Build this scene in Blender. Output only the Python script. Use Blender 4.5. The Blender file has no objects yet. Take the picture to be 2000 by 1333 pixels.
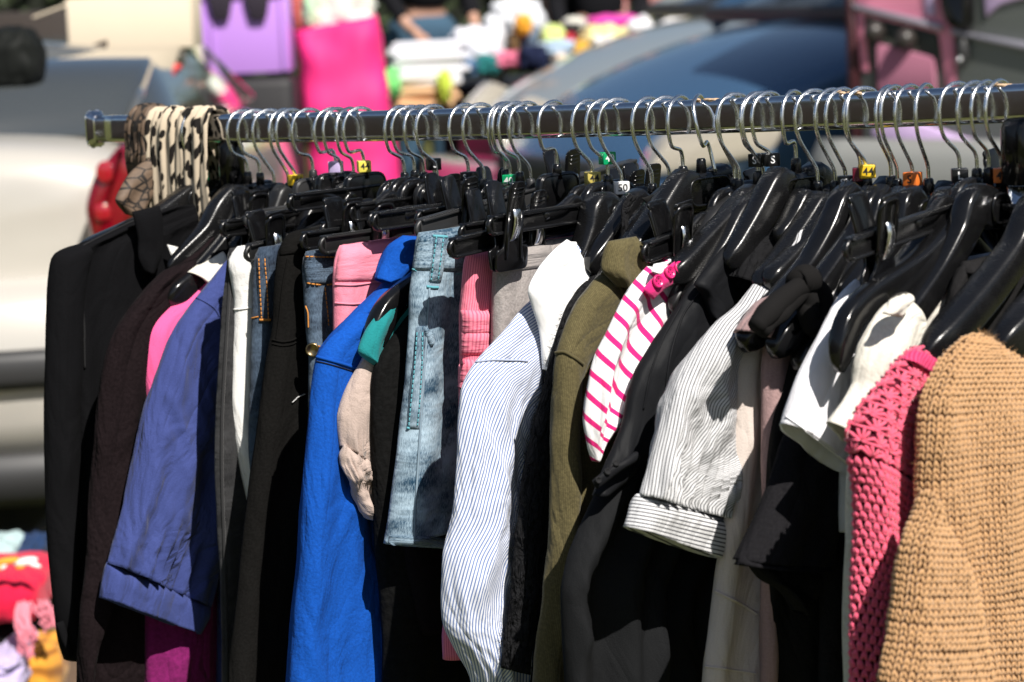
import bpy, bmesh, math, random
import numpy as np
from mathutils import Vector, Matrix, noise
from mathutils.bvhtree import BVHTree
from mathutils.interpolate import poly_3d_calc

random.seed(7)
SC = bpy.context.scene
COL = SC.collection
PI = math.pi
rad = math.radians

# ------------------------------------------------------------------ camera model (same numbers as the real camera)
FPX = 4940.0            # focal length in pixels of a 2000 px wide picture
CAM_H = 1.33
PITCH = rad(8.35)
ROLL = rad(2.6)
CAM = Vector((0, 0, CAM_H))
_f = Vector((0, math.cos(PITCH), -math.sin(PITCH)))
_u0 = Vector((0, math.sin(PITCH), math.cos(PITCH)))
_r0 = Vector((1, 0, 0))
_r = _r0 * math.cos(ROLL) - _u0 * math.sin(ROLL)
_u = _u0 * math.cos(ROLL) + _r0 * math.sin(ROLL)

def ray(px, py):
    return _f + _r * ((px - 1000) / FPX) + _u * ((666.5 - py) / FPX)
def at_depth(px, py, d):
    return CAM + ray(px, py) * d
def at_height(px, py, z):
    d = ray(px, py)
    return CAM + d * ((z - CAM_H) / d.z)
def project(p):
    q = p - CAM
    d = q.dot(_f)
    return (1000 + FPX * q.dot(_r) / d, 666.5 - FPX * q.dot(_u) / d, d)

cam_data = bpy.data.cameras.new('camera')
cam_obj = bpy.data.objects.new('camera', cam_data)
COL.objects.link(cam_obj)
m = Matrix((( _r.x, _u.x, -_f.x, 0), (_r.y, _u.y, -_f.y, 0), (_r.z, _u.z, -_f.z, CAM_H), (0, 0, 0, 1)))
cam_obj.matrix_world = m
cam_data.sensor_width = 36
cam_data.lens = FPX / 2000 * 36
cam_data.clip_start = 0.05
cam_data.clip_end = 800
cam_data.dof.use_dof = True
cam_data.dof.focus_distance = 2.14
cam_data.dof.aperture_fstop = 8.5
cam_data.dof.aperture_blades = 0
SC.camera = cam_obj

# ------------------------------------------------------------------ rail frame
RA = at_depth(187, 252, 2.70)
RB = at_depth(2000, 201, 1.90)
RL = (RB - RA).length
RD = (RB - RA).normalized()
NH = Vector((RD.y, -RD.x, 0)).normalized()      # horizontal, towards the camera
if NH.y > 0: NH = -NH
ZU = Vector((0, 0, 1))
RH = Vector((RD.x, RD.y, 0)).normalized()
def rail(t):
    s = t / RL
    return RA + RD * t + ZU * (-0.02 * s * (1 - s))
def t_at(px):
    lo, hi = -0.5, 3.0
    for _ in range(50):
        mid = (lo + hi) / 2
        q = project(rail(mid))
        if q[2] > 0.3 and q[0] < px: lo = mid
        else: hi = mid
    return lo

class Plane:
    """vertical plane across the rail at t, optionally turned"""
    def __init__(self, t, yaw=0.0, off=0.0, zoff=0.0):
        self.t = t
        c, s = math.cos(yaw), math.sin(yaw)
        self.n = NH * c + RH * s
        self.w = RH * c - NH * s           # faces the camera side (right end of the rail)
        self.o = rail(t) + self.w * off
    def uv(self, px, py):
        d = ray(px, py)
        k = (self.o - CAM).dot(self.w) / d.dot(self.w)
        p = CAM + d * k - self.o
        return (p.dot(self.n), p.z)
    def pt(self, u, v, w=0.0):
        return self.o + self.n * u + ZU * v + self.w * w

# ------------------------------------------------------------------ objects
LOC = {}
def prop(o, label=None, cat=None, group=None, kind=None):
    if label: o['label'] = label
    if cat: o['category'] = cat
    if group: o['group'] = group
    if kind: o['kind'] = kind
def thing(name, loc, label, cat, group=None):
    o = bpy.data.objects.new(name, None)
    o.empty_display_size = 0.05
    COL.objects.link(o)
    o.location = loc
    LOC[o] = Vector(loc)
    prop(o, label, cat, group)
    return o
def obj(name, V, F, mat, parent=None, uv=None, smooth=True, label=None, mats=None, midx=None):
    me = bpy.data.meshes.new(name)
    base = LOC[parent] if parent is not None else Vector((0, 0, 0))
    V = np.asarray([tuple(v) for v in V], dtype=np.float64) if not isinstance(V, np.ndarray) else V
    Vl = V - np.array(tuple(base))
    me.from_pydata(Vl.tolist(), [], F)
    me.validate(verbose=False)
    if uv is not None and len(me.loops):
        lay = me.uv_layers.new(name='UVMap')
        idx = np.zeros(len(me.loops), dtype=np.int32)
        me.loops.foreach_get('vertex_index', idx)
        arr = np.asarray(uv, dtype=np.float32)[idx]
        lay.data.foreach_set('uv', arr.ravel())
    if smooth: me.polygons.foreach_set('use_smooth', [True] * len(me.polygons))
    for mm in ([mat] if mats is None else mats): me.materials.append(mm)
    if midx is not None: me.polygons.foreach_set('material_index', midx)
    me.update()
    o = bpy.data.objects.new(name, me)
    COL.objects.link(o)
    if parent is not None: o.parent = parent
    LOC[o] = base
    if label: o['label'] = label
    return o
class MB:
    """collects shapes for one mesh"""
    def __init__(self): self.V = []; self.F = []
    def add(self, V, F):
        b = len(self.V)
        self.V += [tuple(v) for v in V]
        self.F += [tuple(i + b for i in f) for f in F]
    def box(self, c, dx, dy, dz, ax=None, bev=0.0):
        ax = ax or (Vector((1, 0, 0)), Vector((0, 1, 0)), Vector((0, 0, 1)))
        c = Vector(c)
        poly = [(-dx / 2, -dy / 2), (dx / 2, -dy / 2), (dx / 2, dy / 2), (-dx / 2, dy / 2)]
        if bev: poly = round_poly(poly, bev, 3)
        self.prism(poly, -dz / 2, dz / 2, lambda a, b, w: c + ax[0] * a + ax[1] * b + ax[2] * w, bev * 0.6)
    def prism(self, poly, w0, w1, fr, bev=0.0):
        n = len(poly)
        cx = sum(p[0] for p in poly) / n; cy = sum(p[1] for p in poly) / n
        rings = []
        if bev > 0:
            bev = min(bev, abs(w1 - w0) * 0.45)
            ins = inset(poly, bev)
            sg = 1 if w1 > w0 else -1
            rings = [(ins, w0), (inset(poly, bev * 0.3), w0 + sg * bev * 0.3), (poly, w0 + sg * bev), (poly, w1 - sg * bev), (inset(poly, bev * 0.3), w1 - sg * bev * 0.3), (ins, w1)]
        else: rings = [(poly, w0), (poly, w1)]
        V = [fr(p[0], p[1], w) for pl, w in rings for p in pl]
        F = []
        for k in range(len(rings) - 1):
            for i in range(n):
                j = (i + 1) % n
                F.append((k * n + i, k * n + j, (k + 1) * n + j, (k + 1) * n + i))
        F.append(tuple(range(n))[::-1])
        F.append(tuple((len(rings) - 1) * n + i for i in range(n)))
        self.add(V, F)
    def tube(self, pts, r, seg=8, cap=True, flat=None):
        pts = [Vector(p) for p in pts]
        n = len(pts)
        rr = r if isinstance(r, (list, tuple)) else [r] * n
        tan = []
        for i in range(n):
            a = pts[max(0, i - 1)]; b = pts[min(n - 1, i + 1)]
            d = (b - a)
            tan.append(d.normalized() if d.length > 1e-9 else Vector((0, 0, 1)))
        ref = Vector((0.137, 0.31, 0.94))
        nrm = (ref - tan[0] * ref.dot(tan[0])).normalized()
        V = []
        for i in range(n):
            nrm = (nrm - tan[i] * nrm.dot(tan[i])).normalized()
            bi = tan[i].cross(nrm)
            for k in range(seg):
                a = 2 * PI * k / seg
                V.append(pts[i] + (nrm * math.cos(a) + bi * math.sin(a)) * rr[i])
        F = []
        for i in range(n - 1):
            for k in range(seg):
                l = (k + 1) % seg
                F.append((i * seg + k, i * seg + l, (i + 1) * seg + l, (i + 1) * seg + k))
        if cap:
            F.append(tuple(range(seg))[::-1]); F.append(tuple((n - 1) * seg + k for k in range(seg)))
        self.add(V, F)
    def rings(self, rings, cap=True, closed=True):
        n = len(rings[0]); V = [p for r_ in rings for p in r_]; F = []
        for i in range(len(rings) - 1):
            for k in range(n if closed else n - 1):
                l = (k + 1) % n
                F.append((i * n + k, i * n + l, (i + 1) * n + l, (i + 1) * n + k))
        if cap and closed:
            F.append(tuple(range(n))[::-1]); F.append(tuple((len(rings) - 1) * n + k for k in range(n)))
        self.add(V, F)
    def ellipsoid(self, c, rx, ry, rz, ax=None, nu=10, nv=7, fn=None):
        ax = ax or (Vector((1, 0, 0)), Vector((0, 1, 0)), Vector((0, 0, 1)))
        c = Vector(c); R = []
        for j in range(nv + 1):
            th = PI * (0.02 + 0.96 * j / nv)
            ring = []
            for k in range(nu):
                ph = 2 * PI * k / nu
                d = ax[0] * (rx * math.sin(th) * math.cos(ph)) + ax[1] * (ry * math.sin(th) * math.sin(ph)) + ax[2] * (rz * math.cos(th))
                if fn: d = d * fn(d)
                ring.append(c + d)
            R.append(ring)
        self.rings(R)
    def build(self, name, mat, parent=None, smooth=True, label=None, uv=None):
        return obj(name, self.V, self.F, mat, parent, smooth=smooth, label=label, uv=uv)
def inset(poly, b):
    n = len(poly)
    area = sum(poly[i][0] * poly[(i + 1) % n][1] - poly[(i + 1) % n][0] * poly[i][1] for i in range(n))
    sg = 1 if area > 0 else -1
    out = []
    for i in range(n):
        p0, p1, p2 = poly[i - 1], poly[i], poly[(i + 1) % n]
        e1 = (p1[0] - p0[0], p1[1] - p0[1]); e2 = (p2[0] - p1[0], p2[1] - p1[1])
        l1 = math.hypot(*e1) or 1e-9; l2 = math.hypot(*e2) or 1e-9
        nx = (-e1[1] / l1 - e2[1] / l2) * sg; ny = (e1[0] / l1 + e2[0] / l2) * sg
        l = math.hypot(nx, ny) or 1e-9
        out.append((p1[0] + nx / l * b, p1[1] + ny / l * b))
    return out
def round_poly(poly, r, seg=4):
    out = []; n = len(poly)
    for i in range(n):
        p0, p1, p2 = [Vector((*poly[(i + k) % n], 0)) for k in (-1, 0, 1)]
        a = (p0 - p1); b = (p2 - p1)
        rr = min(r, a.length * 0.48, b.length * 0.48)
        A = p1 + a.normalized() * rr; B = p1 + b.normalized() * rr
        for k in range(seg + 1):
            s = k / seg
            q = A * (1 - s) ** 2 + p1 * 2 * s * (1 - s) + B * s * s
            out.append((q.x, q.y))
    return out
def smooth_line(pts, n, smooth=True):
    """resample a polyline (any dimension) to n points by arc length, on a Catmull-Rom curve"""
    P = [np.array(p, dtype=float) for p in pts]
    if len(P) == 1: return [P[0]] * n
    if smooth and len(P) > 2:
        E = [2 * P[0] - P[1]] + P + [2 * P[-1] - P[-2]]
        Q = []
        for i in range(1, len(E) - 2):
            for k in range(10):
                t = k / 10
                a, b, c, d = E[i - 1], E[i], E[i + 1], E[i + 2]
                q = 0.5 * ((2 * b) + (-a + c) * t + (2 * a - 5 * b + 4 * c - d) * t * t + (-a + 3 * b - 3 * c + d) * t ** 3)
                lin = b * (1 - t) + c * t
                Q.append(0.75 * q + 0.25 * lin)
        Q.append(P[-1]); P = Q
    L = [0.0]
    for i in range(1, len(P)): L.append(L[-1] + float(np.linalg.norm(P[i] - P[i - 1])))
    out = []; j = 0
    for k in range(n):
        s = L[-1] * k / (n - 1)
        while j < len(L) - 2 and L[j + 1] < s: j += 1
        d = L[j + 1] - L[j]
        f = (s - L[j]) / d if d > 1e-12 else 0
        out.append(P[j] * (1 - f) + P[j + 1] * f)
    return out
# ------------------------------------------------------------------ materials
MATS = {}
class NT:
    def __init__(self, name):
        self.m = bpy.data.materials.new(name); self.m.use_nodes = True
        self.t = self.m.node_tree; self.t.nodes.clear()
        self.out = self.t.nodes.new('ShaderNodeOutputMaterial')
        self.b = self.t.nodes.new('ShaderNodeBsdfPrincipled')
        self.t.links.new(self.b.outputs[0], self.out.inputs[0])
    def n(self, typ, **kw):
        nd = self.t.nodes.new('ShaderNode' + typ)
        for k, v in kw.items():
            if k.startswith('i_'):
                key = k[2:]
                nd.inputs[int(key) if key.isdigit() else key.replace('_', ' ')].default_value = v
            else: setattr(nd, k, v)
        return nd
    def l(self, a, b): self.t.links.new(a, b)
    def val(self, x, i):
        if hasattr(x, 'is_linked') or hasattr(x, 'links'): self.l(x, i)
        else: i.default_value = x
    def math(self, op, a, b=0.0, c=None):
        nd = self.n('Math', operation=op)
        self.val(a, nd.inputs[0]); self.val(b, nd.inputs[1])
        if c is not None: self.val(c, nd.inputs[2])
        return nd.outputs[0]
    def mix(self, fac, a, b, mode='MIX'):
        nd = self.n('Mix', data_type='RGBA', blend_type=mode)
        self.val(fac, nd.inputs[0])
        for x, i in ((a, nd.inputs[6]), (b, nd.inputs[7])):
            if isinstance(x, tuple): i.default_value = (*x[:3], 1)
            else: self.l(x, i)
        return nd.outputs[2]
    def ramp(self, fac, stops, interp='LINEAR'):
        nd = self.n('ValToRGB'); nd.color_ramp.interpolation = interp
        e = nd.color_ramp.elements
        while len(e) < len(stops): e.new(0.5)
        for i, (p, c) in enumerate(stops):
            e[i].position = p; e[i].color = (*c, 1) if isinstance(c, tuple) else (c, c, c, 1)
        self.l(fac, nd.inputs[0])
        return nd.outputs[0]
    def coord(self, which='UV', scale=(1, 1, 1), rot=0.0, loc=(0, 0, 0)):
        c = self.n('TexCoord'); mp = self.n('Mapping')
        mp.inputs['Scale'].default_value = scale; mp.inputs['Rotation'].default_value = (0, 0, rot); mp.inputs['Location'].default_value = loc
        self.l(c.outputs[which], mp.inputs[0])
        return mp.outputs[0]
    def noise(self, co, scale, detail=3, rough=0.6, dist=0.0):
        nd = self.n('TexNoise'); nd.inputs['Scale'].default_value = scale; nd.inputs['Detail'].default_value = detail
        nd.inputs['Roughness'].default_value = rough; nd.inputs['Distortion'].default_value = dist
        self.l(co, nd.inputs['Vector'])
        return nd.outputs[0]
    def bump(self, h, strength=0.3, dist=0.001, prev=None):
        nd = self.n('Bump'); nd.inputs['Strength'].default_value = strength; nd.inputs['Distance'].default_value = dist
        self.l(h, nd.inputs['Height'])
        if prev is not None: self.l(prev, nd.inputs['Normal'])
        return nd.outputs[0]
    def set(self, **kw):
        for k, v in kw.items():
            i = self.b.inputs[k.replace('_', ' ')]
            if isinstance(v, tuple): i.default_value = (*v[:3], 1)
            elif isinstance(v, (int, float)): i.default_value = v
            else: self.l(v, i)

def weave_tint(N, co, col, var, weave):
    a = N.noise(co, 14, 4, 0.6)                       # cloudy wear
    b = N.noise(co, weave, 2, 0.7)                    # thread grain
    c = N.mix(N.math('MULTIPLY', N.ramp(a, [(0.3, 0.0), (0.75, 1.0)]), var), col, tuple(min(1, x * 0.55) for x in col))
    c = N.mix(N.math('MULTIPLY', N.ramp(b, [(0.35, 0.0), (0.7, 1.0)]), var), c, tuple(min(1, x * 1.7 + 0.0010) for x in col))
    return c, b
def creases(N, k, wscale, stretch, rot):
    wr = N.noise(N.coord('UV', (stretch[0], stretch[1], 1), rot), wscale, 3, 0.55, 0.8)
    r1 = N.noise(N.coord('UV', (1.0, 0.30, 1), rot + 0.25, (3.1, 1.7, 0)), wscale * 0.8, 1, 0.5, 1.2)
    ridge = N.math('POWER', N.math('SUBTRACT', 1.0, N.math('ABSOLUTE', N.math('MULTIPLY', N.math('SUBTRACT', r1, 0.5), 4.0))), 3.0)
    r2 = N.noise(N.coord('UV', (1.0, 0.5, 1), rot - 0.9, (7.1, 2.2, 0)), wscale * 1.5, 1, 0.5, 0.9)
    ridge2 = N.math('POWER', N.math('SUBTRACT', 1.0, N.math('ABSOLUTE', N.math('MULTIPLY', N.math('SUBTRACT', r2, 0.5), 4.0))), 5.0)
    nb = N.bump(wr, min(1, k * 1.3), 0.014)
    nb = N.bump(ridge, min(1, k * 0.75), 0.0038, nb)
    return N.bump(ridge2, min(1, k * 0.35), 0.0014, nb)
def fabric(name, col, var=0.35, weave=900, wrinkle=0.35, rough=0.92, sheen=0.15, bump=0.25, wscale=26, stretch=(1.0, 0.45), rot=0.35):
    if name in MATS: return MATS[name]
    N = NT(name); co = N.coord('UV')
    c, g = weave_tint(N, co, col, var, weave)
    lum = max(col)
    nb = creases(N, wrinkle, wscale, stretch, rot)
    nb = N.bump(g, min(1, bump * 1.8), 0.0010, nb)
    N.set(Base_Color=c, Roughness=rough, Normal=nb, Sheen_Weight=sheen * min(1, lum * 2.0), Sheen_Roughness=0.5, Specular_IOR_Level=0.2 if lum > .05 else 0.06)
    MATS[name] = N.m
    return N.m
def striped(name, base, line, period, width, ang, wrinkle=0.3, weave=900, wob=0.0, soft=0.08, wscale=26, var=0.15):
    if name in MATS: return MATS[name]
    N = NT(name); co = N.coord('UV'); cr = N.coord('UV', (1, 1, 1), ang)
    sx = N.n('SeparateXYZ'); N.l(cr, sx.inputs[0])
    x = sx.outputs[0]
    if wob:
        wn = N.noise(co, 9, 2, 0.5)
        x = N.math('ADD', x, N.math('MULTIPLY', N.math('SUBTRACT', wn, 0.5), wob))
    fr = N.math('FRACT', N.math('DIVIDE', N.math('ADD', x, 10.0), period))
    tri = N.math('MULTIPLY', N.math('ABSOLUTE', N.math('SUBTRACT', fr, 0.5)), 2.0)   # 0 in the line, 1 away
    k = N.ramp(tri, [(max(0, width - soft), 1.0), (min(1, width + soft), 0.0)])
    bs, g = weave_tint(N, co, base, var, weave)
    ls, _ = weave_tint(N, co, line, 0.3, weave)
    c = N.mix(k, bs, ls)
    nb = creases(N, wrinkle, wscale, (1.0, 0.45), 0.3); nb = N.bump(g, 0.2, 0.0008, nb)
    N.set(Base_Color=c, Roughness=0.9, Normal=nb, Specular_IOR_Level=0.2, Sheen_Weight=0.1)
    MATS[name] = N.m
    return N.m
def denim(name, dark, light, amount=0.5, cross=1.0, rough=0.9):
    if name in MATS: return MATS[name]
    N = NT(name); co = N.coord('UV')
    tw = N.coord('UV', (1, 1, 1), 0.9)
    w = N.n('TexWave', wave_type='BANDS'); w.inputs['Scale'].default_value = 330; w.inputs['Distortion'].default_value = 1.2; w.inputs['Detail'].default_value = 2; w.inputs['Detail Scale'].default_value = 3
    N.l(tw, w.inputs['Vector'])
    slub = N.noise(N.coord('UV', (900, 240, 1)), 1, 3, 0.7)
    fade = N.noise(co, 16, 4, 0.62, 0.5)
    crease = N.noise(N.coord('UV', (16, 34, 1), 0.25), 1, 3, 0.6)
    f = N.math('ADD', N.math('MULTIPLY', fade, 0.9), N.math('MULTIPLY', crease, 0.45 * cross))
    f = N.math('ADD', f, N.math('MULTIPLY', N.math('SUBTRACT', slub, 0.5), 0.65))
    k = N.ramp(f, [(0.95 - amount, 0.0), (1.35 - amount * 0.8, 1.0)])
    c = N.mix(k, dark, light)
    c = N.mix(N.math('MULTIPLY', w.outputs[1] if len(w.outputs) > 1 else w.outputs[0], 0.25), c, dark)
    nb = creases(N, 0.3, 24, (0.5, 1.0), 0.2); nb = N.bump(crease, 0.6, 0.004, nb); nb = N.bump(slub, 0.35, 0.0008, nb)
    N.set(Base_Color=c, Roughness=rough, Normal=nb, Specular_IOR_Level=0.2, Sheen_Weight=0.1)
    MATS[name] = N.m
    return N.m
def plain(name, col, rough=0.5, metal=0.0, bump=0.0, bscale=60, spec=0.5, coat=0.0, var=0.0, emit=None):
    if name in MATS: return MATS[name]
    N = NT(name)
    N.set(Base_Color=col, Roughness=rough, Metallic=metal, Specular_IOR_Level=spec, Coat_Weight=coat, Coat_Roughness=0.08)
    if var or bump:
        co = N.coord('Object'); nz = N.noise(co, bscale, 4, 0.6)
        if var: N.set(Base_Color=N.mix(N.math('MULTIPLY', nz, var), col, tuple(x * 0.35 for x in col)))
        if bump: N.set(Normal=N.bump(nz, bump, 0.002))
    MATS[name] = N.m
    return N.m
def plastic(name, col=(0.011, 0.011, 0.012), rough=0.3, grain=0.0):
    if name in MATS: return MATS[name]
    N = NT(name); co = N.coord('Object')
    dust = N.noise(co, 28, 5, 0.7); fine = N.noise(co, 900, 2, 0.6); scr = N.noise(N.coord('Object', (60, 60, 900)), 1, 3, 0.7)
    c = N.mix(N.math('MULTIPLY', N.ramp(dust, [(0.5, 0.0), (0.8, 1.0)]), 0.13), col, (0.05, 0.05, 0.052))
    r = N.math('ADD', rough, N.math('MULTIPLY', N.math('SUBTRACT', N.math('ADD', N.math('MULTIPLY', dust, 0.6), N.math('MULTIPLY', scr, 0.4)), 0.5), 0.35))
    nb = N.bump(fine, 0.05 + grain * .8, 0.0005)
    nb = N.bump(dust, 0.025, 0.002, nb)
    N.set(Base_Color=c, Roughness=r, Normal=nb, Specular_IOR_Level=0.5)
    MATS[name] = N.m
    return N.m
def chrome(name, col=(0.75, 0.76, 0.78), rough=0.10, wear=0.25):
    if name in MATS: return MATS[name]
    N = NT(name); co = N.coord('Object')
    d = N.noise(co, 45, 5, 0.7); s = N.noise(N.coord('Object', (300, 300, 40)), 1, 3, 0.7)
    k = N.ramp(N.math('ADD', N.math('MULTIPLY', d, 0.6), N.math('MULTIPLY', s, 0.4)), [(0.45, 0.0), (0.75, 1.0)])
    N.set(Base_Color=N.mix(N.math('MULTIPLY', k, wear), col, tuple(x * 0.4 for x in col)), Metallic=1.0,
          Roughness=N.math('ADD', rough, N.math('MULTIPLY', k, 0.25)), Normal=N.bump(d, 0.05, 0.001))
    MATS[name] = N.m
    return N.m
# ------------------------------------------------------------------ cloth
class Cloth: pass
def lerp_tab(tab, x):
    if isinstance(tab, (int, float)): return tab
    for i in range(len(tab) - 1):
        if x <= tab[i + 1][0]:
            a, b = tab[i], tab[i + 1]
            f = (x - a[0]) / max(1e-9, b[0] - a[0])
            f = min(1, max(0, f))
            return a[1] * (1 - f) + b[1] * f
    return tab[-1][1]
def loft(name, mat, parent, t, L, R=None, th=0.012, edge=0.014, rows=70, cols=30, fold=(0.005, 3, 1), nz=0.003, yaw=0.0, off=0.0,
         hem=True, top=True, label=None, jag=0.0, smooth=True, bottom_cap=False, w_shift=0.0, nscale=(16, 7), gather=None, raw=False, drape=0.0055):
    pl = Plane(t, yaw, off)
    A = smooth_line([pl.uv(*p) for p in L], rows, smooth)
    if R is None: B = [np.array((-a[0], a[1])) for a in A]
    else: B = smooth_line([pl.uv(*p) for p in R], rows, smooth)
    amp, waves, seed = fold
    rg = random.Random(seed * 31 + 5)
    ph = [rg.random() for _ in range(4)]
    W = [float(np.linalg.norm(B[i] - A[i])) for i in range(rows)]
    Wm = max(1e-4, sum(W) / rows)
    x = np.linspace(0, 1, cols + 1)
    S = (0.65 * (0.5 - 0.5 * np.cos(PI * x)) + 0.35 * x)
    if R is None: S = S ** 1.35
    if not raw: edge = edge * 0.8
    vl = 0.0; mids = [(A[i] + B[i]) / 2 for i in range(rows)]
    front = []; back = []; uvf = []; uvb = []
    for i in range(rows):
        r = i / (rows - 1)
        if i: vl += max(float(np.linalg.norm(A[i] - A[i - 1])), 0.5 * float(np.linalg.norm(mids[i] - mids[i - 1])))
        tt = lerp_tab(th, r) * (1.0 if raw else 0.66)
        if top: tt *= math.sqrt(1 - (1 - min(1, (vl + 0.0004) / 0.012)) ** 2)
        ramp = 0.25 + 0.75 * min(1, r * 2.2)
        fr = []; bk = []; uf = []; ub = []
        for s in S:
            q = A[i] * (1 - s) + B[i] * s
            dist = min(s, 1 - s) * W[i]
            e = min(edge, 0.5 * W[i] + 1e-6)
            pr = math.sqrt(max(0, 1 - (1 - min(1, dist / e)) ** 2))
            g = s * W[i] / 0.40
            f = amp * ramp * (math.sin(2 * PI * (waves * g + ph[0] + 0.12 * math.sin(5 * r + 6 * ph[1]))) * 0.7 + 0.45 * math.sin(2 * PI * (2.37 * waves * g + ph[2] + 0.35 * r)))
            f += nz * (0.3 + 0.7 * ramp) * (noise.noise(Vector((q[0] * nscale[0] + seed * 3.1, q[1] * nscale[1], seed * 1.7))) + 0.45 * noise.noise(Vector((q[0] * nscale[0] * 2.6 + q[1] * 12, q[1] * nscale[1] * 3, seed + 9.0))))
            if gather is not None:
                g0, ga, gn = gather                                   # puckers towards row g0
                f += ga * math.exp(-((r - g0) / 0.15) ** 2) * math.sin(2 * PI * gn * s + 4 * math.sin(7 * s + seed)) * min(1, dist / 0.01)
            # hanging creases: long, mostly vertical, sharper on their crests
            if drape:
                a1 = noise.noise(Vector((q[0] * 26 + 0.9 * q[1] * 26 * 0.35 + seed * 5.3, q[1] * 5.5, seed * 2.7)))
                a2 = noise.noise(Vector((q[0] * 55 - q[1] * 16, q[1] * 11 + seed * 3.9, seed * 1.3 + 4)))
                f += drape * ramp * ((0.5 - abs(a1)) * 1.1 + (0.35 - abs(a2)) * 0.55) * min(1, dist / 0.008)
            du = 0.0; dv = 0.0
            if jag:
                du = jag * noise.noise(Vector((q[1] * 60, seed * 2.0, s * 2)))
                dv = jag * noise.noise(Vector((q[0] * 60, seed * 4.0, 3.3)))
            fr.append(pl.pt(q[0] + du, q[1] + dv, w_shift + f + tt * pr)); bk.append(pl.pt(q[0] + du, q[1] + dv, w_shift + f - tt * pr - 0.0003))
            uf.append((s * Wm, vl)); ub.append((2 * Wm - s * Wm, vl))
        front.append(fr); back.append(bk); uvf.append(uf); uvb.append(ub)
    n = cols + 1; V = []; UV = []; F = []
    paths = []; arcs = []
    for i in range(rows):
        fr, bk = front[i], back[i]; vv = uvf[i][0][1]
        cum = 0.0; uf = [(0.0, vv)]
        for j in range(1, n): cum += (fr[j] - fr[j - 1]).length; uf.append((cum, vv))
        cb = 0.0; ub = [(0.0, vv)]
        for j in range(1, n): cb += (bk[j] - (bk[j - 1] if j > 1 else fr[0])).length; ub.append((-cb, vv))
        uvf[i] = uf; uvb[i] = ub
        jb = [j for j in range(n - 1, 0, -1) if -ub[j][0] < 0.05]
        paths.append([bk[j] for j in jb] + list(fr)); arcs.append(np.array([ub[j][0] for j in jb] + [q_[0] for q_ in uf]))
    def ring(i, dn=0.0, k=1.0):
        b = len(V)
        for j in range(n):
            c = (front[i][j] + back[i][j]) / 2
            V.append(c + (front[i][j] - c) * k); UV.append(uvf[i][j])
        for j in range(n - 2, 0, -1):
            c = (front[i][j] + back[i][j]) / 2
            V.append(c + (back[i][j] - c) * k); UV.append(uvb[i][j])
        return b
    m_ = n + n - 2
    bs = [ring(i) for i in range(rows)]
    if hem:
        bs.append(ring(rows - 1, 0, 0.78)); bs.append(ring(max(0, rows - 6), 0, 0.55))
    for a, b in zip(bs[:-1], bs[1:]):
        for j in range(m_):
            k = (j + 1) % m_
            F.append((a + j, a + k, b + k, b + j))
    F.append(tuple(bs[0] + j for j in range(m_))[::-1])
    if bottom_cap: F.append(tuple(bs[-1] + j for j in range(m_)))
    o = obj(name, V, F, mat, parent, uv=UV, label=label)
    c = Cloth()
    c.o = o; c.front = front; c.rows = rows; c.cols = cols; c.S = S; c.pl = pl; c.W = W; c.A = A; c.B = B; c.len = vl; c.paths = paths; c.arcs = arcs
    Vb = [tuple(v) for v in V]
    c.bvh = BVHTree.FromPolygons(Vb, [f for f in F if len(f) == 4])
    return c
def hit(c, px, py):
    cs = c if isinstance(c, (list, tuple)) else [c]
    best = None
    d = ray(px, py).normalized()
    for k in cs:
        h = k.bvh.ray_cast(CAM, d)
        if h[0] is not None and (best is None or h[3] < best[2]): best = (h[0], h[1] if h[1].dot(d) < 0 else -h[1], h[3])
    if best is None:
        pl = cs[0].pl; u, v = pl.uv(px, py)
        return pl.pt(u, v, 0.006), pl.w
    return best[0], best[1]
def row_at(c, i, x):
    A = c.arcs[i]; P = c.paths[i]
    j = int(np.clip(np.searchsorted(A, x) - 1, 0, len(P) - 2))
    f = (x - A[j]) / max(1e-9, A[j + 1] - A[j]); f = min(1.0, max(0.0, f))
    return P[j] * (1 - f) + P[j + 1] * f, (P[j + 1] - P[j])
def front_at(c, x, r):
    """point on the cloth x metres from its near edge (negative: round the back), r down its length"""
    y = r * (c.rows - 1); i = int(min(max(y, 0), c.rows - 2)); fi = y - i
    a, e1 = row_at(c, i, x); b, _e = row_at(c, i + 1, x)
    p = a * (1 - fi) + b * fi
    e2 = b - a
    nr = e2.cross(e1)
    nr = nr.normalized() if nr.length > 1e-12 else c.pl.w
    if not hasattr(c, 'sgn'):
        m_, k = c.rows // 2, -(c.cols // 2)
        ee = c.paths[m_][k + 1] - c.paths[m_][k]; dn = c.paths[m_ + 1][k] - c.paths[m_][k]
        c.sgn = 1 if dn.cross(ee).dot(c.pl.w) > 0 else -1
    nr = nr * c.sgn
    return p, nr, e1.normalized() if e1.length > 1e-9 else c.pl.n, e2.normalized() if e2.length > 1e-9 else -ZU
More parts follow.
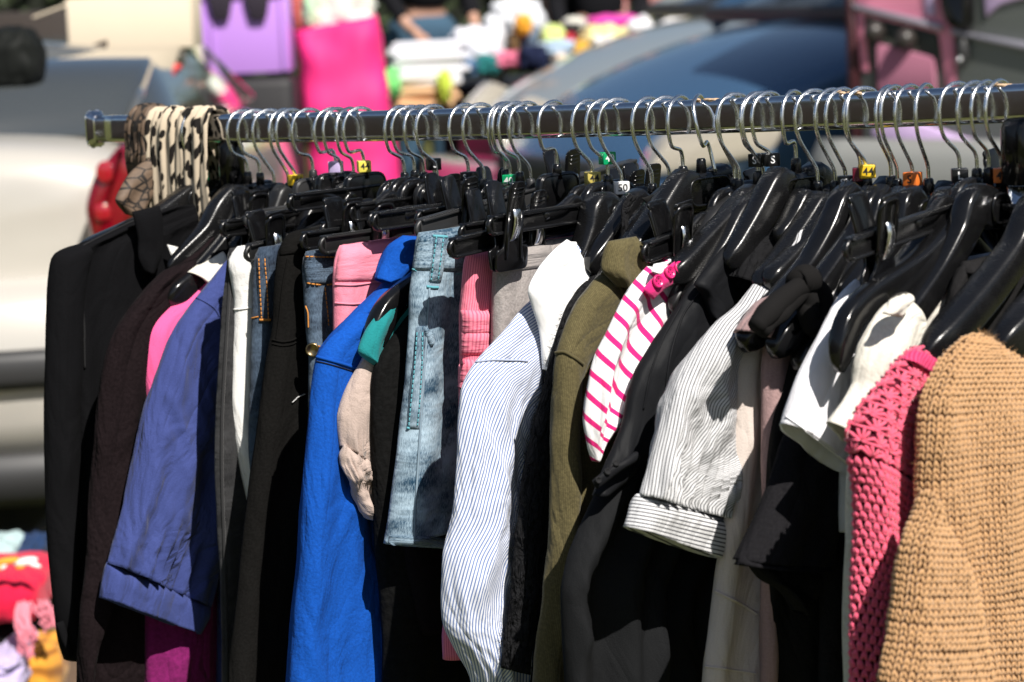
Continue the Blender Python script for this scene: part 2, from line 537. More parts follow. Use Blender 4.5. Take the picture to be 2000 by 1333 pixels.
def seam(name, c, pts, mat, parent, r=0.0007, dash=0.0, gap=0.002, lift=0.0006, n=None, double=0.0):
    """thread line or raised seam following the cloth surface along a traced line"""
    Ls = smooth_line(pts, n or max(12, 6 * len(pts) * 3))
    mb = MB()
    def run(P):
        if not dash: mb.tube(P, r, 5); return
        L = smooth_line([tuple(p) for p in P], max(4, int(sum((P[i + 1] - P[i]).length for i in range(len(P) - 1)) / 0.001)), False)
        per = max(1, int(dash / 0.001)); gp = max(1, int(gap / 0.001)); i = 0
        while i + 1 < len(L):
            seg = [Vector(q) for q in L[i:i + per + 1]]
            if len(seg) > 1: mb.tube(seg, r, 5)
            i += per + gp
    P = []
    for q in Ls:
        p, nn = hit(c, q[0], q[1]); P.append(p + nn * lift)
    run(P)
    if double:
        P2 = []
        for i, q in enumerate(Ls):
            a = Ls[max(0, i - 1)]; b = Ls[min(len(Ls) - 1, i + 1)]
            d = b - a; d = d / (np.linalg.norm(d) + 1e-9)
            p, nn = hit(c, q[0] - d[1] * double, q[1] + d[0] * double); P2.append(p + nn * lift)
        run(P2)
    return mb.build(name, mat, parent)
def patch(name, c, L, R, mat, parent, th=0.002, rows=14, cols=8, lift=0.0005, label=None, puff=0.0):
    """a thin slab of cloth lying on another cloth"""
    A = smooth_line(L, rows); B = smooth_line(R, rows)
    top = []; bot = []; UV = []
    for i in range(rows):
        a = []; b = []
        for j in range(cols):
            s = j / (cols - 1); q = A[i] * (1 - s) + B[i] * s
            p, nn = hit(c, q[0], q[1])
            nn = (nn + c_w(c) * 0.6).normalized()
            e = min(1, 4 * min(s, 1 - s) + 0.25) * min(1, 5 * min(i / (rows - 1), 1 - i / (rows - 1)) + 0.25)
            a.append(p + nn * (lift + th * e + puff * e * (0.5 + 0.5 * noise.noise(p * 90)))); b.append(p - nn * 0.0015)
            UV.append((s * 0.02, i / rows * 0.08))
        top.append(a); bot.append(b)
    V = [v for a in top for v in a] + [v for a in bot for v in a]
    n = rows * cols; F = []
    for i in range(rows - 1):
        for j in range(cols - 1):
            a = i * cols + j
            F.append((a, a + 1, a + cols + 1, a + cols)); F.append((n + a, n + a + cols, n + a + cols + 1, n + a + 1))
    per = [(0, j) for j in range(cols)] + [(i, cols - 1) for i in range(1, rows)] + [(rows - 1, j) for j in range(cols - 2, -1, -1)] + [(i, 0) for i in range(rows - 2, 0, -1)]
    pi = [i * cols + j for i, j in per]
    for k in range(len(pi)):
        a, b = pi[k], pi[(k + 1) % len(pi)]
        F.append((a, n + a, n + b, b))
    o = obj(name, V, F, mat, parent, uv=UV + UV, label=label)
    k = Cloth(); k.o = o; k.pl = (c[0] if isinstance(c, (list, tuple)) else c).pl
    k.bvh = BVHTree.FromPolygons([tuple(v) for v in V], F)
    return k
def c_w(c): return (c[0] if isinstance(c, (list, tuple)) else c).pl.w
def button(c, px, py, r, mat, parent, holes=True, name='button'):
    p, nn = hit(c, px, py); nn = (nn + c_w(c) * 0.5).normalized()
    a = nn.orthogonal().normalized(); b = nn.cross(a)
    mb = MB(); R = []
    for rr, h in ((0.2, 0.0002), (0.98, 0.0002), (1.0, 0.0010), (0.93, 0.0022), (0.78, 0.0023), (0.70, 0.0015), (0.02, 0.0014)):
        R.append([p + nn * (h + 0.0006) + (a * math.cos(k * PI / 10) + b * math.sin(k * PI / 10)) * rr * r for k in range(20)])
    mb.rings(R)
    o = mb.build(name, mat, parent)
    if holes:
        h = MB()
        for sx in (-1, 1):
            for sy in (-1, 1):
                h.ellipsoid(p + nn * 0.0021 + a * sx * r * 0.26 + b * sy * r * 0.26, r * 0.13, r * 0.13, 0.0003, (a, b, nn), 8, 4)
        h.build('thread', plain('button_thread', (0.03, 0.004, 0.012), 0.8), o)
    return o
def stitches(c, mat, parent, sw, sh, s0, s1, name='knit_stitches', kind='V', r0=0.0, r1=1.0, fat=1.0, seed=1, skip=None):
    """knit loops laid on the front of a cloth in its own rows and columns"""
    rg = random.Random(seed); V = []; F = []
    nrow = int(c.len * (r1 - r0) / sh)
    nseg, nside = 5, 5
    for k in range(nrow):
        r = r0 + (k + 0.5) / nrow * (r1 - r0)
        i = min(c.rows - 1, int(r * (c.rows - 1))); W = float(c.arcs[i][-1])
        q0 = int(s0 / sw); q1 = int(min(s1, 1.0) * W / sw)
        for q in range(q0, q1):
            x = (q + 0.5) * sw
            p, nn, e1, e2 = front_at(c, x, r)
            wn = noise.noise(Vector((x * 38, r * 9, seed))); wm = noise.noise(Vector((x * 17, r * 31, seed + 4)))
            jx = (rg.uniform(-0.09, 0.09) + 0.25 * wn) * sw; jy = (rg.uniform(-0.08, 0.08) + 0.28 * wm) * sh
            js = rg.uniform(0.86, 1.10) * (1 + 0.15 * wm); tw = rg.uniform(-.07, .07) + .12 * wn
            e1, e2 = e1 * math.cos(tw) + e2 * math.sin(tw), e2 * math.cos(tw) - e1 * math.sin(tw)
            p = p + e1 * jx + e2 * jy + nn * sw * 0.05 * rg.uniform(-1, 1)
            for sg in (-1, 1):
                # each leg of the loop: a bent fat strand from the outside top to the middle bottom
                pts = []
                for a in range(nseg):
                    f = a / (nseg - 1)
                    x = sg * sw * (0.44 - 0.36 * f ** 1.2); y = sh * (-0.62 + 1.25 * f)
                    z = sw * 0.20 * math.sin(PI * min(1, max(0, f)))
                    pts.append(p + e1 * x + e2 * y + nn * (z + sw * 0.05))
                rr = [sw * x * fat * js for x in (0.10, 0.20, 0.235, 0.20, 0.09)]
                b = len(V)
                for a in range(nseg):
                    d = (pts[min(nseg - 1, a + 1)] - pts[max(0, a - 1)]).normalized()
                    sx = d.cross(nn)
                    if sx.length < 1e-6: sx = e1
                    sx.normalize(); up = sx.cross(d)
                    for z in range(nside):
                        g = 2 * PI * z / nside
                        V.append(pts[a] + sx * (math.cos(g) * rr[a]) + up * (math.sin(g) * rr[a] * 0.85))
                for a in range(nseg - 1):
                    for z in range(nside):
                        y = (z + 1) % nside
                        F.append((b + a * nside + z, b + a * nside + y, b + (a + 1) * nside + y, b + (a + 1) * nside + z))
                F.append(tuple(b + z for z in range(nside))[::-1]); F.append(tuple(b + (nseg - 1) * nside + z for z in range(nside)))
    return obj(name, V, F, mat, parent)
def crochet(c, mat, parent, s0, s1, fans_to=0.28, cell=0.012, seed=3, name='crochet_stitches'):
    """shell fans above, tall cluster stitches below"""
    rg = random.Random(seed); mb = MB()
    rcur = 0.015; row = 0
    while rcur < 0.995:
        fan = rcur < fans_to
        cw = cell * (1.5 if fan else 0.62); ch = cell * (1.15 if fan else 0.78)
        i = min(c.rows - 1, int(rcur * (c.rows - 1))); W = float(c.arcs[i][-1])
        for q in range(int(s0 / cw), int(W / cw) + 1):
            x = (q + (0.5 if row % 2 else 0.0)) * cw
            if x > W: continue
            p, nn, e1, e2 = front_at(c, x, rcur)
            if fan:
                base = p + e2 * ch * 0.45
                for a in (-64, -32, 0, 32, 64):
                    g = rad(a + rg.uniform(-6, 6)); L = ch * rg.uniform(0.85, 1.05)
                    d = e1 * math.sin(g) - e2 * math.cos(g)
                    side = d.cross(nn).normalized()
                    P = [base + d * L * f + nn * (0.0012 * math.sin(PI * f) + 0.0006) + side * rg.uniform(-0.0003, 0.0003) for f in (0.06, 0.3, 0.6, 0.85, 1.0)]
                    mb.tube(P, [0.0006, 0.0011, 0.0013, 0.0014, 0.0008], 5)
                mb.tube([p - e2 * ch * 0.5 + e1 * cw * f + nn * 0.0012 for f in (-0.55, -0.2, 0.2, 0.55)], 0.0012, 5)
            else:
                tilt = 0.25 if row % 2 else -0.05
                for sg in (-1, 1):
                    d = (e2 + e1 * (tilt + sg * 0.28)).normalized()
                    P = [p + e1 * sg * cw * 0.16 + d * ch * (f - 0.5) * 1.15 + nn * (0.0022 * math.sin(PI * f) + 0.0004) for f in (0.0, 0.25, 0.5, 0.75, 1.0)]
                    mb.tube(P, [0.0006, 0.0014, 0.0017, 0.0014, 0.0006], 5)
                if rg.random() < 0.8:
                    mb.tube([p + e1 * cw * f + e2 * (ch * 0.42) + nn * 0.0021 for f in (-0.42, 0.0, 0.42)], 0.0011, 5)
        rcur += ch * 0.95 / max(0.05, c.len); row += 1
    return mb.build(name, mat, parent)
def fuzz(c, mat, parent, n, x0, x1, ln=0.006, seed=1, w=0.00014):
    """stray fibres standing off a cloth"""
    rg = random.Random(seed); V = []; F = []
    for _ in range(n):
        p, nn, e1, e2 = front_at(c, rg.uniform(x0, x1), rg.uniform(0.0, 0.99))
        d = (nn * rg.uniform(.3, 1) + e1 * rg.gauss(0, .8) + e2 * rg.gauss(0, .8)).normalized(); k = (nn * .5 + e1 * rg.gauss(0, 1) + e2 * rg.gauss(0, 1)).normalized()
        l = ln * rg.uniform(.4, 1.3); s_ = d.cross((CAM - p).normalized()); s_ = s_.normalized() * w if s_.length > 1e-6 else e1 * w
        p = p + nn * 0.001; a = p + d * l * .5; b = p + d * l * .8 + k * l * .35
        i = len(V); V += [p - s_, p + s_, a + s_, a - s_, b]; F += [(i, i + 1, i + 2, i + 3), (i + 3, i + 2, i + 4)]
    return obj('loose_fibres', V, F, mat, parent)
# ------------------------------------------------------------------ rack and hangers
M_CHROME = chrome('rail_chrome', (0.84, 0.85, 0.88), 0.06, 0.45)
M_WIRE = chrome('hook_wire', (0.86, 0.87, 0.88), 0.22, 0.30)
M_SPRING = chrome('clip_spring', (0.85, 0.86, 0.88), 0.18, 0.1)
M_BLK = plastic('black_plastic', (0.0055, 0.0055, 0.006), 0.19)
M_BLK2 = plastic('black_plastic_grained', (0.006, 0.006, 0.0065), 0.27, 0.22)
M_BLKG = plastic('black_plastic_glossy', (0.004, 0.004, 0.0045), 0.16)
M_BLK3 = plastic('black_plastic_dusty', (0.011, 0.011, 0.0115), 0.40, 0.1)
M_BLK4 = plastic('black_plastic_satin', (0.0045, 0.0045, 0.005), 0.23, 0.05)
M_GREYPL = plastic('dusty_black_plastic', (0.022, 0.022, 0.023), 0.42)

FOOT = lambda t: Vector((rail(t).x, rail(t).y, 0.0))
rack = thing('garment_rack', FOOT(0.6), 'chrome garment rail with flat sided bar, packed with hangers', 'clothes rack')
# the rail: a flat sided oval bar
mb = MB()
SEC = round_poly([(-0.0085, -0.0145), (0.0085, -0.0145), (0.0085, 0.0145), (-0.0085, 0.0145)], 0.0062, 6)
RINGS = []
for k in range(41):
    t = 0.004 + (RL + 0.30) * k / 40
    c = rail(t)
    RINGS.append([c + NH * a + ZU * b for a, b in SEC])
mb.rings(RINGS)
mb.build('rail', M_CHROME, rack)
# end cap: flared chrome plug with a beaded rim
mb = MB()
def cap_ring(t, k): return [rail(t) + NH * a * k + ZU * b * k for a, b in SEC]
mb.rings([cap_ring(0.010, 1.02), cap_ring(0.006, 1.07), cap_ring(0.003, 1.22), cap_ring(0.000, 1.34), cap_ring(-0.003, 1.33), cap_ring(-0.005, 1.15), cap_ring(-0.0055, 0.7)])
for k in range(16):
    a, b = SEC[int(k * len(SEC) / 16)]
    mb.ellipsoid(rail(-0.001) + NH * a * 1.34 + ZU * b * 1.34, 0.0013, 0.0013, 0.0013, None, 6, 4)
mb.build('end_cap', M_CHROME, rack)
def post(px, r, socket):
    t = t_at(px); c = rail(t)
    mb = MB()
    mb.tube([c - ZU * 0.014, c - ZU * 0.5, Vector((c.x, c.y, 0.10))], r, 20)
    p = mb.build('post', M_CHROME, rack)
    mb = MB()
    mb.tube([c - ZU * 0.0135, c - ZU * 0.017, c - ZU * 0.019, c - ZU * 0.060, c - ZU * 0.062], [r * 1.05, r * 1.18, r * 1.25, r * 1.25, r * 1.02], 24)
    if socket:
        for k in range(3): mb.tube([c - ZU * (0.075 + 0.012 * k), c - ZU * (0.080 + 0.012 * k)], r * 1.3, 20)
        mb.box(c + NH * 0.012 - ZU * 0.030, 0.016, 0.010, 0.03, (RH, NH, ZU), 0.003)
    mb.build('socket', M_BLKG, p)
    # foot: cross bar on two castors
    mb = MB()
    b = Vector((c.x, c.y, 0.095))
    mb.tube([b + NH * 0.24, b - NH * 0.24], 0.014, 14)
    f = mb.build('foot_bar', M_CHROME, rack)
    for s in (-1, 1):
        mb = MB(); q = b + NH * s * 0.22
        mb.tube([q - ZU * 0.01, q - ZU * 0.03], 0.007, 8)
        mb.tube([q - ZU * 0.062 - RH * 0.011, q - ZU * 0.062 + RH * 0.011], 0.033, 20)
        mb.build('castor', M_BLK, f)
post(448, 0.0105, False)
post(1999, 0.0140, True)
mb = MB()
mb.tube([FOOT(t_at(448)) + ZU * 0.12, FOOT(t_at(1999)) + ZU * 0.12], 0.011, 14)
mb.build('base_bar', M_CHROME, rack)
# flaked old sticker remains on the bar
for px, w in ((1387, 0.010), (1669, 0.010), (1962, 0.006)):
    mb = MB(); c = rail(t_at(px)) + ZU * 0.0148 + NH * 0.0035
    rg = random.Random(px)
    for k in range(7):
        q = c + RH * rg.uniform(-w, w) + NH * rg.uniform(-0.002, 0.003)
        mb.ellipsoid(q - ZU * 0.0006, rg.uniform(0.003, 0.0055), rg.uniform(0.002, 0.003), 0.0011, (RH, NH, ZU), 9, 5)
    mb.build('tape_scrap', plain('tape_scrap', (0.55, 0.38, 0.24), 0.8, bump=0.4, bscale=500), rack)

TAGC = {'green': (0.0, 0.36, 0.13), 'yellow': (0.85, 0.55, 0.02), 'lemon': (0.85, 0.72, 0.10), 'lilac': (0.62, 0.50, 0.80), 'black': (0.006, 0.006, 0.007),
        'white': (0.80, 0.80, 0.80), 'orange': (0.85, 0.20, 0.03), 'maroon': (0.12, 0.005, 0.02), 'gold': (0.62, 0.50, 0.12)}
def text_mesh(txt, size):
    cu = bpy.data.curves.new('txt', 'FONT'); cu.body = txt; cu.size = size; cu.align_x = 'CENTER'; cu.align_y = 'CENTER'; cu.resolution_u = 3
    cu.offset = size * 0.012
    o = bpy.data.objects.new('txt', cu); COL.objects.link(o)
    me = bpy.data.meshes.new_from_object(o.evaluated_get(bpy.context.evaluated_depsgraph_get()))
    V = [tuple(v.co) for v in me.vertices]; F = [tuple(p.vertices) for p in me.polygons]
    bpy.data.objects.remove(o); bpy.data.curves.remove(cu); bpy.data.meshes.remove(me)
    return V, F
def letters(txt, size, fr, mat, parent, name='lettering'):
    V, F = text_mesh(txt, size)
    return obj(name, [fr(x, y) for x, y, z in V], F, mat, parent, smooth=False)

def suit_body(pl, v0, arm, plate_w=0.020, ht=0.0095, hh0=0.019, scale=1.0):
    near = [(0.0, v0 - 0.020, hh0, ht * 0.85), (plate_w * 0.8, v0 - 0.0205, hh0, ht * 0.95)]
    near += [(a[0], a[1], a[2] if len(a) > 2 else 0.0135, a[3] if len(a) > 3 else 0.0120) for a in arm]
    path = [(-u, v, a, b) for u, v, a, b in near[:0:-1]] + near
    P = smooth_line(path, 72)
    mb = MB(); R = []
    n = len(P)
    for i in range(n):
        a = P[max(0, i - 1)]; b = P[min(n - 1, i + 1)]
        d = np.array((b[0] - a[0], b[1] - a[1])); d /= (np.linalg.norm(d) + 1e-9)
        nx, ny = -d[1], d[0]
        e = min(i, n - 1 - i); k = [0.35, 0.72, 0.9, 0.97][e] if e < 4 else 1.0
        hh, th = P[i][2] * k, P[i][3] * k
        ring = []
        for j in range(16):
            g = 2 * PI * j / 16; c_, s_ = math.cos(g), math.sin(g)
            x = math.copysign(abs(c_) ** 0.42, c_) * hh * 0.84; y = math.copysign(abs(s_) ** 0.42, s_) * th * 0.78
            ring.append(pl.pt(P[i][0] + nx * x, P[i][1] + ny * x, y))
        R.append(ring)
    mb.rings(R)
    # raised rim of the oval panel on both faces
    for sg in (-1, 1):
        rp = round_poly([(-0.026, v0 - 0.031), (0.026, v0 - 0.031), (0.026, v0 - 0.0085), (-0.026, v0 - 0.0085)], 0.011, 5)
        rp.append(rp[0])
        mb.tube([pl.pt(a, b, sg * (ht * 0.93)) for a, b in rp], 0.0013, 6)
    return mb
def clip(parent, pl, u, vb, style, mat, rot=0.0):
    """pinch clip on a bar whose middle line is at height vb"""
    mb = MB(); ring = []
    for sg in (1, -1):
        if style == 'loop':
            poly = [(-0.019, -0.040), (0.019, -0.040), (0.019, -0.026), (0.010, -0.018), (0.0095, 0.024), (0.012, 0.034), (-0.012, 0.034), (-0.0095, 0.024), (-0.010, -0.018), (-0.019, -0.026)]
        else:
            poly = [(-0.019, -0.040), (0.019, -0.040), (0.019, -0.021), (0.0105, -0.020), (0.0090, 0.035), (-0.0090, 0.035), (-0.0105, -0.020), (-0.019, -0.021)]
        poly = round_poly(poly, 0.006 if style == 'ridge' else 0.007, 4)
        def fr(a, b, w, sg=sg):
            lean = 0.0015 + 0.0085 * max(0, (b + 0.036) / 0.07) ** 1.0 + (0.004 if b > 0.01 else 0) * (b - 0.01) / 0.025
            c_, s_ = math.cos(rot), math.sin(rot)
            return pl.pt(u + a * c_ - b * s_, vb + a * s_ + b * c_, sg * (lean + w))
        mb.prism(poly, 0.0, 0.0026, fr, 0.0007)
        if style == 'ridge':
            for k in range(5):
                mb.prism([(-0.006, 0.014 + k * 0.0036), (0.006, 0.014 + k * 0.0036), (0.006, 0.0152 + k * 0.0036), (-0.006, 0.0152 + k * 0.0036)], 0.0024, 0.0036, fr)
            for sx in (-1, 1):
                mb.prism([(sx * 0.0095, -0.030), (sx * 0.0078, -0.030), (sx * 0.0062, 0.010), (sx * 0.0088, 0.010)][::sx], 0.0022, 0.0046, fr)
        else:
            rp = round_poly([(-0.0095, -0.012), (0.0095, -0.012), (0.0105, 0.030), (-0.0105, 0.030)], 0.008, 5); rp.append(rp[0])
            mb.tube([fr(a, b, 0.0022) for a, b in rp], 0.0021, 6)
    o = mb.build('clip', mat, parent)
    sp = MB()
    pts = [(-0.002, 0.0125), (0.004, 0.0136), (0.010, 0.0128), (0.014, 0.011), (0.016, 0.008)]
    W_ = 0.0042
    R = []
    for b, w in [(-0.016, 0.0058), (-0.013, 0.0085), (-0.008, 0.0108)] + pts:
        R.append([pl.pt(u - W_, vb + b, w), pl.pt(u + W_, vb + b, w), pl.pt(u + W_, vb + b, w - 0.0008), pl.pt(u - W_, vb + b, w - 0.0008)])
    sp.rings(R)
    sp.build('spring', M_SPRING, o)
    return o
def bar_body(pl, v0, vb, half, tilt=0.0, paddle=True, slim=False):
    mb = MB()
    fr = lambda a, b, w: pl.pt(a, b + tilt * a, w)
    if paddle:
        po = round_poly([(-0.027, v0 - 0.034), (0.027, v0 - 0.034), (0.026, v0), (-0.026, v0)], 0.013, 6)
        mb.prism(po, -0.0035, 0.0035, fr, 0.0014)
        rp = inset(po, 0.0022); rp.append(rp[0])
        for sg in (-1, 1): mb.tube([fr(a, b, sg * 0.0032) for a, b in rp], 0.0011, 5)
        arm0 = [(0.018, v0 - 0.018), (0.030, v0 - 0.028), (0.042, (v0 + vb) / 2 - 0.012), (0.060, vb + 0.004), (0.085, vb + 0.002)]
    else:
        po = round_poly([(-0.018, v0 - 0.026), (0.018, v0 - 0.026), (0.014, v0), (-0.014, v0)], 0.009, 6)
        mb.prism(po, -0.0045, 0.0045, fr, 0.0016)
        arm0 = [(0.000, v0 - 0.003), (0.020, v0 - 0.003), (0.029, v0 - 0.010), (0.034, v0 - 0.024), (0.044, vb + 0.012), (0.062, vb + 0.004), (0.085, vb + 0.002)]
    for sg in (-1, 1):
        P = smooth_line(arm0, 22); R = []
        for i, p in enumerate(P):
            a = P[max(0, i - 1)]; b = P[min(21, i + 1)]; d = b - a; d /= np.linalg.norm(d) + 1e-9
            R.append([fr(sg * (p[0] - d[1] * x), p[1] + d[0] * x, y) for x, y in ((-0.004, -0.004), (0.004, -0.004), (0.005, -0.0015), (0.005, 0.0015), (0.004, 0.004), (-0.004, 0.004))])
        mb.rings(R)
    # bar: web, top and bottom flanges, serrated top
    def slab(z0, z1, w): mb.prism(round_poly([(-half, z0), (half, z0), (half, z1), (-half, z1)], 0.002, 2), -w, w, fr, 0.0006)
    slab(vb - 0.0065, vb + 0.0065, 0.0022)
    slab(vb + 0.0050, vb + 0.0078, 0.0052)
    slab(vb - 0.0088, vb - 0.0060, 0.0052)
    k = 0.03
    while k < half - 0.008:
        for w in (0.0046,):
            mb.prism([(k, vb + 0.0074), (k + 0.0014, vb + 0.0074), (k + 0.0014, vb + 0.0086), (k, vb + 0.0086)], w - 0.001, w + 0.0008, fr)
        k += 0.0028
    for sg in (-1, 1):
        mb.tube([fr(sg * (half - 0.006 + 0.010 * math.sin(g)), vb - 0.001 - 0.0072 * math.cos(g), 0.0) for g in [PI * q / 10 for q in range(0, 12)]], 0.0024, 6)
    return mb
M_DARKTXT = plain('tag_print_dark', (0.01, 0.01, 0.01), 0.6)
M_LIGHTTXT = plain('tag_print_white', (0.75, 0.75, 0.75), 0.6)
HG = 'black plastic hangers on the chrome rail'
HANG = []
def hanger(xs, ys, kind, label, tag=None, arm=None, yaw=0.0, vb=None, clips=(), style='ridge', half=0.172, tilt=0.0, lean=0.0, paddle=True, mat=None, plate=0.020, ht=0.0095, far=False):
    t = t_at(xs - 7 + 5 * xs / 2000)
    yaw = yaw or random.Random(int(xs * 3)).uniform(-.22, .22)
    pl = Plane(t, yaw); P0 = Plane(t)
    v0 = P0.uv(xs, ys)[1]
    root = thing('clothes_hanger', rail(t), label, 'hanger', HG)
    # hook
    mb = MB(); rg = random.Random(int(xs * 7))
    k = rg.uniform(0.94, 1.07)
    lo = v0 - 0.004
    pts = [(0, lo), (0, v0 + 0.012), (0.0008, v0 + 0.017), (0.0035, v0 + 0.0215), (0.0165 * k, -0.0235), (0.0208 * k, -0.014), (0.0222 * k, -0.003), (0.0200 * k, 0.0065), (0.0145 * k, 0.0135), (0.0065, 0.0172), (-0.0015, 0.0176), (-0.0095, 0.0150), (-0.0150, 0.0090), (-0.0172, 0.0010), (-0.0165, -0.0070), (-0.0185, -0.0125)]
    hp = smooth_line(pts, 52)
    mb.tube([pl.pt(a, b, lean * max(0, -b + 0.012) * 10 * 0.02 if lean else 0.0) for a, b in hp], rg.uniform(0.00150, 0.00172), 9)
    mb.build('hook', M_WIRE, root)
    mat = mat or rg.choice([M_BLK, M_BLK2, M_BLK3, M_BLK4])
    # neck and body
    if kind == 'suit':
        if arm is None:
            sc = rg.uniform(0.95, 1.05)
            A = [(0.036 * sc, v0 - 0.030, 0.0170, 0.0105), (0.062 * sc, v0 - 0.052), (0.090 * sc, v0 - 0.076, .0125, .009), (0.115, v0 - 0.094, 0.011, 0.008)]
        else:
            A = []
            for q in arm:
                u, v = P0.uv(q[0], q[1]); A.append((u, v) + tuple(q[2:]))
        b = suit_body(P0, v0, A, plate, ht)
    else:
        if vb is not None: half = max(0.085, min(half, P0.uv(vb[0], vb[1])[0]))
        vb = v0 - 0.050 if vb is None else P0.uv(vb[0], vb[1])[1] - tilt * P0.uv(vb[0], vb[1])[0]
        b = bar_body(P0, v0, vb, half, tilt, paddle)
    b.tube([pl.pt(0, v0 - 0.006), pl.pt(0, v0 + 0.006), pl.pt(0, v0 + 0.0075)], [0.0046, 0.0040, 0.003], 10)
    bo = b.build('hanger_body', mat, root)
    if kind != 'suit':
        for q in clips:
            u = half * 0.7 if q < 1 else P0.uv(q, 440)[0]
            clip(root, P0, u, vb + tilt * u, style, M_BLKG, tilt)
            u2 = u if far else min(u, 0.045)
            clip(root, P0, -u2, vb - tilt * u2, style, M_BLKG, tilt)
    if tag:
        col, txt, ty, turn = tag
        tv = P0.uv(xs, ty)[1]
        to_cam = (CAM - rail(t)); to_cam.z = 0; to_cam.normalize()
        fx = (Matrix.Rotation(turn, 3, 'Z') @ to_cam).normalized()      # face of the cube with the print
        rx = ZU.cross(fx).normalized()
        c = pl.pt(0, tv)
        mb = MB()
        po = round_poly([(-0.0062, -0.0054), (0.0062, -0.0054), (0.0062, 0.0054), (-0.0062, 0.0054)], 0.0009, 3)
        mb.prism(po, -0.0050, 0.0050, lambda a, b_, w: c + rx * a + ZU * b_ + fx * w, 0.0005)
        mt = plastic('size_cube_' + col, TAGC[col], 0.35) if col == 'black' else plain('size_cube_' + col, TAGC[col], 0.42, spec=0.5, var=.35, bscale=140)
        mo = mb.build('size_marker', mt, root)
        if txt: letters(txt, 0.0088, lambda x, y: c + rx * x + ZU * y + fx * 0.00525, M_LIGHTTXT if col in ('black', 'green', 'maroon') else M_DARKTXT, mo, 'size_print')
    HANG.append((t, xs))
    return root, P0, v0
# ------------------------------------------------------------------ every hanger on the rail, left to right
HG_BY = {}
def H(key, *a, **k): HG_BY[key] = hanger(*a, **k)
H('blazer', 395, 352, 'suit', 'black suit hanger with green size cube, under the leopard scarf, carrying the plain black blazer', ('green', '40', 344, 0.3), arm=[(378, 378, .015), (352, 396, .014), (318, 420), (250, 455), (190, 482), (150, 505)])
H('brown', 484, 350, 'suit', 'black hanger with wide shiny plate carrying the dark brown jacket beside the black blazer', arm=[(458, 385, .018, .012), (432, 412, .0165, .013), (405, 455), (360, 500, .011, .008), (330, 530, .010, .006)])
H('pink', 508, 352, 'suit', 'black hanger whose rounded tip pokes out above the pink top, cream strap on its arm', arm=[(486, 380, .015), (468, 430), (440, 478), (392, 535, .0145, .013), (345, 575, .0155, .014), (326, 592, .014, .012)], mat=M_BLK)
H('navy', 535, 372, 'suit', 'black hanger inside the navy blue blouse', arm=[(515, 395), (490, 450), (455, 498, .011, .008)])
H('magenta', 563, 372, 'clip', 'black clip hanger with low bar beside the white trousers, left of the yellow cube', vb=(438, 446), clips=(492,), style='loop', paddle=False)
H('yellow_left', 577, 372, 'suit', 'black suit hanger with yellow 44 cube, leftmost of the yellow ones', ('yellow', '44', 352, 0.6), arm=[(556, 385, .017), (538, 420), (515, 452, .012, .009)])
H('grey_plate', 612, 347, 'clip', 'hanger with dusty grey rounded plate left of the lilac cube', vb=(560, 420), clips=(), half=.16, mat=M_GREYPL)
H('lilac', 657, 336, 'clip', 'black clip hanger with pale lilac size cube', ('lilac', '', 326, -0.4), vb=(512, 432), clips=(648,), half=.205)
H('bare_a', 667, 352, 'suit', 'black hanger with bare shank between the lilac and lemon cubes, left of a pair', arm=None)
H('bare_b', 691, 352, 'clip', 'black clip hanger with bare shank between the lilac and lemon cubes, right of a pair', vb=(486, 494), clips=(524,), half=.203, style='loop', tilt=-0.10)
H('lemon', 712, 337, 'clip', 'black clip hanger with broad rounded plate and lemon 44 cube', ('lemon', '44', 325, 0.2), vb=(570, 396), clips=(), half=.16)
H('slim_a', 790, 352, 'clip', 'slim black hanger, first of three bare shanks close together right of the pink bag', vb=(634, 450), clips=(), half=.18, paddle=False, style='loop')
H('slim_b', 810, 348, 'clip', 'slim black hanger, middle of three bare shanks close together right of the pink bag', vb=(596, 470), clips=(672,), half=.185, paddle=False, style='loop')
H('slim_c', 828, 352, 'clip', 'slim black hanger, last of three bare shanks just left of the black S cube', vb=(690, 415), clips=(), half=.16, paddle=False)
H('s_left', 848, 357, 'clip', 'black clip hanger with black S cube, leftmost of the S ones', ('black', 'S', 321, 0.25), vb=(632, 478), clips=(733,), half=.19, style='loop')
H('s_twin', 854, 360, 'clip', 'black clip hanger touching the S cube hanger from the right', vb=(760, 425), clips=(), half=.15)
H('xs', 915, 352, 'clip', 'black clip hanger with small dark S cube beside the light blue denim skirt', ('black', 'S', 347, -0.7), vb=(735, 432), clips=(868,), half=.165)
H('bare_c', 945, 366, 'suit', 'black hanger with bare shank inside the bright blue sweatshirt', arm=None)
H('dark_tag', 988, 347, 'suit', 'black hanger with curved end tip poking out below the teal top', arm=[(965, 410), (900, 480), (830, 545), (790, 575, .0135, .011), (758, 605, .014, .011), (738, 645, .014, .011), (729, 688, .013, .010)])
H('green_mid', 996, 358, 'clip', 'black clip hanger with green 40 cube beside the grey skirt clip', ('green', '40', 353, -0.3), vb=(820, 428), clips=(), half=.17)
H('bare_d', 1015, 352, 'suit', 'black hanger with bare shank just right of the green 40 cube in the middle', arm=None)
H('skirt_bar', 1036, 366, 'clip', 'black clip hanger holding the light blue denim skirt by its waistband', vb=(820, 446), clips=(905,), half=.173, mat=M_GREYPL, tilt=-0.10)
H('round_plate', 1088, 337, 'clip', 'black clip hanger with round cornered plate, bare shank left of the gold 44 cube', vb=(905, 455), clips=(950,), half=.15, far=True)
H('gold', 1157, 362, 'clip', 'slim black clip hanger with gold 44 cube gripping the grey sparkly skirt', ('gold', '44', 348, 0.35), vb=(884, 484), clips=(1034,), half=.186, paddle=False, tilt=-0.05)
